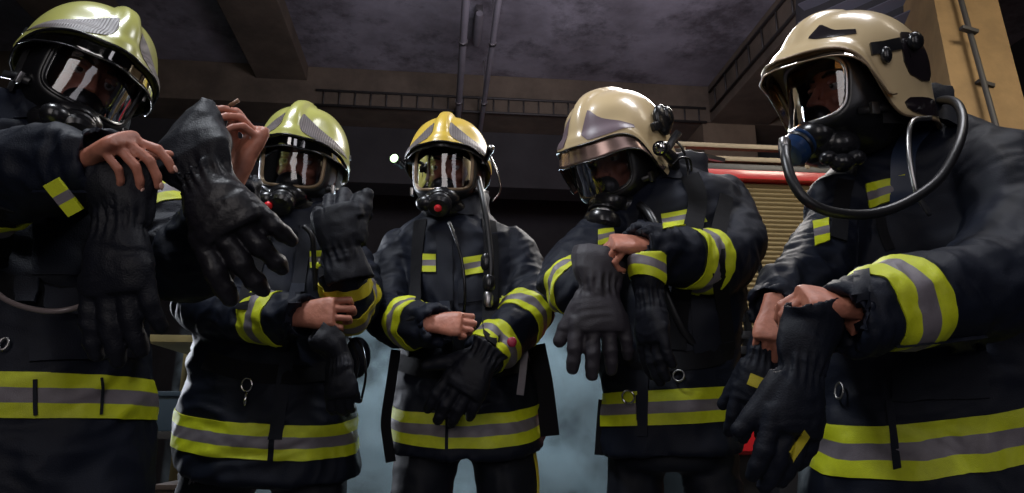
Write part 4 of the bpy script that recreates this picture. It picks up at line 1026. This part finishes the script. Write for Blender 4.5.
# ochre pillar with conduit, leaning outward as in the photograph
tl, tr, bl, br = P(928, -30, 3.3), P(990, -30, 3.3), P(966, 160, 3.0), P(1040, 160, 3.0)
d = (CH*.6+CR*.15)
mb = MB(); q = [bl, br, tr, tl]
def ext(a, b_, s): return a+(a-b_)*s
BL, BR = ext(bl, tl, 1.9), ext(br, tr, 1.9); TL, TR = ext(tl, bl, .35), ext(tr, br, .35)
mb.add([BL, BR, TR, TL]+[v+d for v in (BL, BR, TR, TL)], [(0, 1, 2, 3), (4, 7, 6, 5), (0, 4, 5, 1), (1, 5, 6, 2), (2, 6, 7, 3), (3, 7, 4, 0)])
mb.obj('pillar', OCHRE, smooth=False, kind='structure')
t = empty('wall_conduit', P(975, 60, 3.1), 'thin dark conduit clipped to the ochre pillar at the right', 'conduit')
mb = MB(); mb.tube([ext(P(961, 0, 3.18), P(997, 130, 2.97), .3), P(961, 0, 3.18), P(997, 130, 2.97), ext(P(997, 130, 2.97), P(961, 0, 3.18), .5)], .013, 10); mb.obj('conduit_run', TRAY, t)
for x, y in ((969, 30), (985, 84)):
    mb = MB(); c = P(x, y, 3.10); mb.box((0, 0, 0), (.085, .03, .02), Matrix.Translation(c) @ Matrix.Rotation(.25, 4, 'Y'), bev=.004); mb.obj('conduit_clip', TRAY, t, ang=40)
# louvred dark window between the beam and the pillar
t = empty('window_1', P(890, 40, 3.9), 'dark window with slanting louvre blades behind the right helmet', 'window', kind='structure')
a, b2, c2, d2 = P(800, -10, 4.6), P(940, -10, 3.5), P(980, 160, 3.4), P(800, 160, 4.6)
mb = MB(); mb.add([a, b2, c2, d2]+[v+CH*.08 for v in (a, b2, c2, d2)], [(0, 1, 2, 3), (4, 7, 6, 5), (0, 4, 5, 1), (1, 5, 6, 2), (2, 6, 7, 3), (3, 7, 4, 0)]); mb.obj('window_frame', WALL, t, smooth=False)
LV = mat('louvre_grey', (.10, .10, .12), .5)
for i in range(9):
    s0 = (i+.2)/9; p0 = a.lerp(d2, s0)-CH*.05; p1 = b2.lerp(c2, s0*1.02-.38)-CH*.05
    mb = MB(); ribbon(mb, [p0, p1], [(-CH+Vector((0, 0, -.8))).normalized()]*2, .09, .012); mb.obj('louvre_blade', LV, t, smooth=False)
# ------------------------------------------------------------------ fire engine behind on the right
RED = mat('engine_red', (.55, .015, .02), .3, coat=.5)
SHUT = mat('shutter_sand', (.30, .235, .12), .5, .15, var=.12, vscale=3)
ENG = mat('engine_black', (.012, .012, .013), .4)
RAIL = mat('engine_rail', (.22, .175, .115), .45, .3)
t = empty('fire_engine', (2.6, 4.3, 0), 'red fire engine with sand roller shutter parked behind the right figures', 'fire engine')
x0, x1, y0, y1 = 1.35, 5.2, 3.42, 5.6
def part(name, m, lo, hi, bev=.01, par=t, label=None): 
    mb = MB(); mb.box([(p+q)/2 for p, q in zip(lo, hi)], [q-p for p, q in zip(lo, hi)], bev=bev); return mb.obj(name, m, par, ang=40, label=label)
part('chassis', ENG, (x0+.1, y0+.12, .42), (x1, y1, .72)); part('body_shell', RED, (x0, y0+.05, .70), (x1, y1, 2.24), .03)
sh = MB(); n = 44; z0, z1 = 1.02, 2.12; ys = []; R = []
for i in range(n*4+1):
    z = z0+(z1-z0)*i/(n*4); k = i % 4; R.append([(x0+.06, y0+.03-(0, .009, .012, .009)[k], z), (x1-1.6, y0+.03-(0, .009, .012, .009)[k], z)])
sh.rings([[a, b_, (b_[0], y0+.06, b_[2]), (a[0], y0+.06, a[2])] for a, b_ in R]); sh.obj('roller_shutter', SHUT, t, ang=30)
part('red_rail', RED, (x0-.02, y0-.03, 2.125), (x1, y0+.10, 2.175), .008, label='red strip above the shutter')
part('roof_edge', ENG, (x0, y0, 2.175), (x1, y0+.12, 2.22)); 
for z in (2.245, 2.32): part('roof_rail', RAIL, (x0-.12, y0-.01, z-.014), (x1, y0+.03, z+.014), .006)
for i in range(6): part('rail_post', RAIL, (x0-.08+i*.7, y0, 2.20), (x0-.05+i*.7, y0+.03, 2.32), .004)
part('side_post', ENG, (x0+.72, y0-.012, 1.02), (x0+.76, y0+.05, 2.12)) if False else None
part('lower_panel', RED, (x0, y0-.03, .72), (x1, y0+.05, 1.0), .012)
for wx in (x0+.8, x0+2.9):
    R = MB(); R.tube([(wx, y0-.02, .5), (wx, y0, .5), (wx, y0+.22, .5), (wx, y0+.26, .5)], [.42, .5, .5, .42], 40); w_ = R.obj('wheel', RUB, t, ang=40)
    R = MB(); R.tube([(wx, y0-.03, .5), (wx, y0-.025, .5), (wx, y0, .5)], [.10, .26, .27], 30); R.obj('wheel_hub', STEEL, w_, ang=40)
# ------------------------------------------------------------------ steel rack on the left
TIM = mat('rack_yellow', (.30, .24, .10), .6, var=.3, vscale=8)
t = empty('storage_rack', (-1.15, 3.3, 0), 'dark storage rack with dull yellow frame between the two leftmost people', 'rack')
rx0, rx1, ry0, ry1 = -1.22, -.55, 3.05, 3.6
for x in (rx0, rx1):
    for y in (ry0, ry1): part('rack_post', TIM, (x-.02, y-.02, 0), (x+.02, y+.02, 1.20), .004, t)
for z, m in ((1.19, TIM), (.80, TRAY), (.35, TRAY)): part('rack_shelf', m, (rx0, ry0, z-.015), (rx1, ry1, z+.015), .003, t)
for k, (x, z, w_, h_, mm, lb) in enumerate(((-1.12, .815, .20, .16, mat('crate_blue', (.03, .05, .07), .6), 'dark blue crate on the middle shelf of the yellow rack, left side'), (-.82, .815, .22, .22, mat('crate_grey', (.05, .05, .05), .6), 'dark grey crate on the middle shelf of the yellow rack, right side'), (-1.0, .365, .26, .24, mat('crate_brown', (.06, .04, .03), .6), 'dark brown crate on the lowest shelf of the yellow rack'))):
    mb = MB(); mb.box((x, 3.3, z+h_/2), (w_, .36, h_), bev=.012); mb.box((x, 3.3, z+h_-.008), (w_+.02, .38, .02), bev=.006); mb.obj('storage_crate', mm, label=lb, cat='crate', ang=40)
# ------------------------------------------------------------------ drifting smoke behind the row
sm = bpy.data.materials.new('smoke'); sm.use_nodes = True; nt = sm.node_tree; nt.nodes.clear(); o = nt.nodes.new('ShaderNodeOutputMaterial'); v = nt.nodes.new('ShaderNodeVolumePrincipled')
v.inputs['Color'].default_value = (.72, .86, .92, 1); v.inputs['Anisotropy'].default_value = .2
tc = nt.nodes.new('ShaderNodeTexCoord'); n = nt.nodes.new('ShaderNodeTexNoise'); n.inputs['Scale'].default_value = 2.3; n.inputs['Detail'].default_value = 5; n.inputs['Roughness'].default_value = .6; n.inputs['Distortion'].default_value = .6
mr = nt.nodes.new('ShaderNodeMapRange'); mr.inputs[1].default_value = .45; mr.inputs[2].default_value = .59; mr.inputs[3].default_value = .02; mr.inputs[4].default_value = 3.0
sx = nt.nodes.new('ShaderNodeSeparateXYZ'); hz = nt.nodes.new('ShaderNodeMapRange'); hz.inputs[1].default_value = .95; hz.inputs[2].default_value = 1.75; hz.inputs[3].default_value = 1; hz.inputs[4].default_value = 0; hz.interpolation_type = 'SMOOTHSTEP'
geo = nt.nodes.new('ShaderNodeNewGeometry')
mu = nt.nodes.new('ShaderNodeMath'); mu.operation = 'MULTIPLY'; L = nt.links.new
L(tc.outputs['Object'], n.inputs['Vector']); L(n.outputs['Fac'], mr.inputs[0]); L(geo.outputs['Position'], sx.inputs[0]); L(sx.outputs['Z'], hz.inputs[0]); L(mr.outputs[0], mu.inputs[0]); L(hz.outputs[0], mu.inputs[1]); L(mu.outputs[0], v.inputs['Density']); L(v.outputs[0], o.inputs['Volume'])
mb = MB(); mb.box((-.1, 4.7, .93), (2.8, 1.0, 1.8), bev=.0); so = mb.obj('smoke', sm, smooth=False, label='pale blue smoke drifting low behind the row of people', cat='smoke', kind='stuff')
# ------------------------------------------------------------------ lights
def area(name, loc, tgt, sx_, sy_, power, col, spread=180):
    l = bpy.data.lights.new(name, 'AREA'); l.shape = 'RECTANGLE'; l.size = sx_; l.size_y = sy_; l.energy = power; l.color = col; l.spread = math.radians(spread)
    o = bpy.data.objects.new(name, l); C.objects.link(o); o.location = loc; o.rotation_euler = (Vector(tgt)-Vector(loc)).to_track_quat('-Z', 'Y').to_euler(); return o
area('front_strip_light', (-.75, -1.5, 2.1), (.1, 2.2, 1.6), 1.0, 2.2, 10, (1, .93, .92), 120)
area('overhead_light', (-1.0, 1.15, 3.7), (.1, 2.0, 1.2), .5, .9, 30, (.90, .94, 1), 120)
area('overhead_light', (1.6, 1.3, 3.8), (.6, 1.9, 1.2), .5, .9, 14, (.95, .95, 1), 120)
area('front_soft_light', (1.3, -1.5, 2.1), (.4, 2.2, 1.5), .8, 2.2, 5, (.95, .92, 1), 120)
area('rim_light_left', (-2.6, 3.9, 1.9), (.0, 1.9, 1.4), .5, 1.6, 40, (.85, .9, 1), 120)
area('rim_light_right', (1.2, 3.2, 2.9), (.7, 1.9, 1.5), .4, .8, 20, (1, .95, .9), 140)
area('smoke_light', (1.2, 6.6, 2.2), (.2, 4.9, .8), 1.6, .8, 32, (.70, .88, 1), 120)
area('smoke_light', (-.9, 3.9, 2.6), (.2, 5.2, .7), .6, .6, 10, (.70, .88, 1), 90)
area('ceiling_wash', (.9, 3.0, 2.9), (.9, 5.0, 4.4), 1.6, .8, 36, (.90, .85, 1), 150)
area('engine_light', (2.6, 1.2, 3.4), (2.1, 3.5, 1.6), .6, .6, 12, (1, .9, .75), 110)
area('pillar_light', (3.4, .8, 2.6), (2.9, 3.2, 3.1), .5, .5, 2.2, (1, .82, .6), 100)
w = bpy.data.worlds.new('world'); bpy.context.scene.world = w; w.use_nodes = True
w.node_tree.nodes['Background'].inputs[0].default_value = (.35, .42, .55, 1); w.node_tree.nodes['Background'].inputs[1].default_value = .02
# ------------------------------------------------------------------ camera
cd = bpy.data.cameras.new('camera'); cam = bpy.data.objects.new('camera', cd); C.objects.link(cam)
cd.sensor_width = 36; cd.lens = F/1024*36; cd.clip_start = .02
cam.matrix_world = Matrix(((CR.x, cu.x, -cf.x, 0), (CR.y, cu.y, -cf.y, 0), (CR.z, cu.z, -cf.z, CZ), (0, 0, 0, 1)))
s = bpy.context.scene; s.camera = cam
s.view_settings.view_transform = 'Standard'; s.view_settings.look = 'None'; s.view_settings.exposure = 0; s.view_settings.gamma = 1
s.view_settings.use_curve_mapping = False
s.cycles.use_denoising = True; s.cycles.volume_step_rate = 2.0; s.cycles.volume_max_steps = 128; s.cycles.max_bounces = 8; s.cycles.transparent_max_bounces = 24
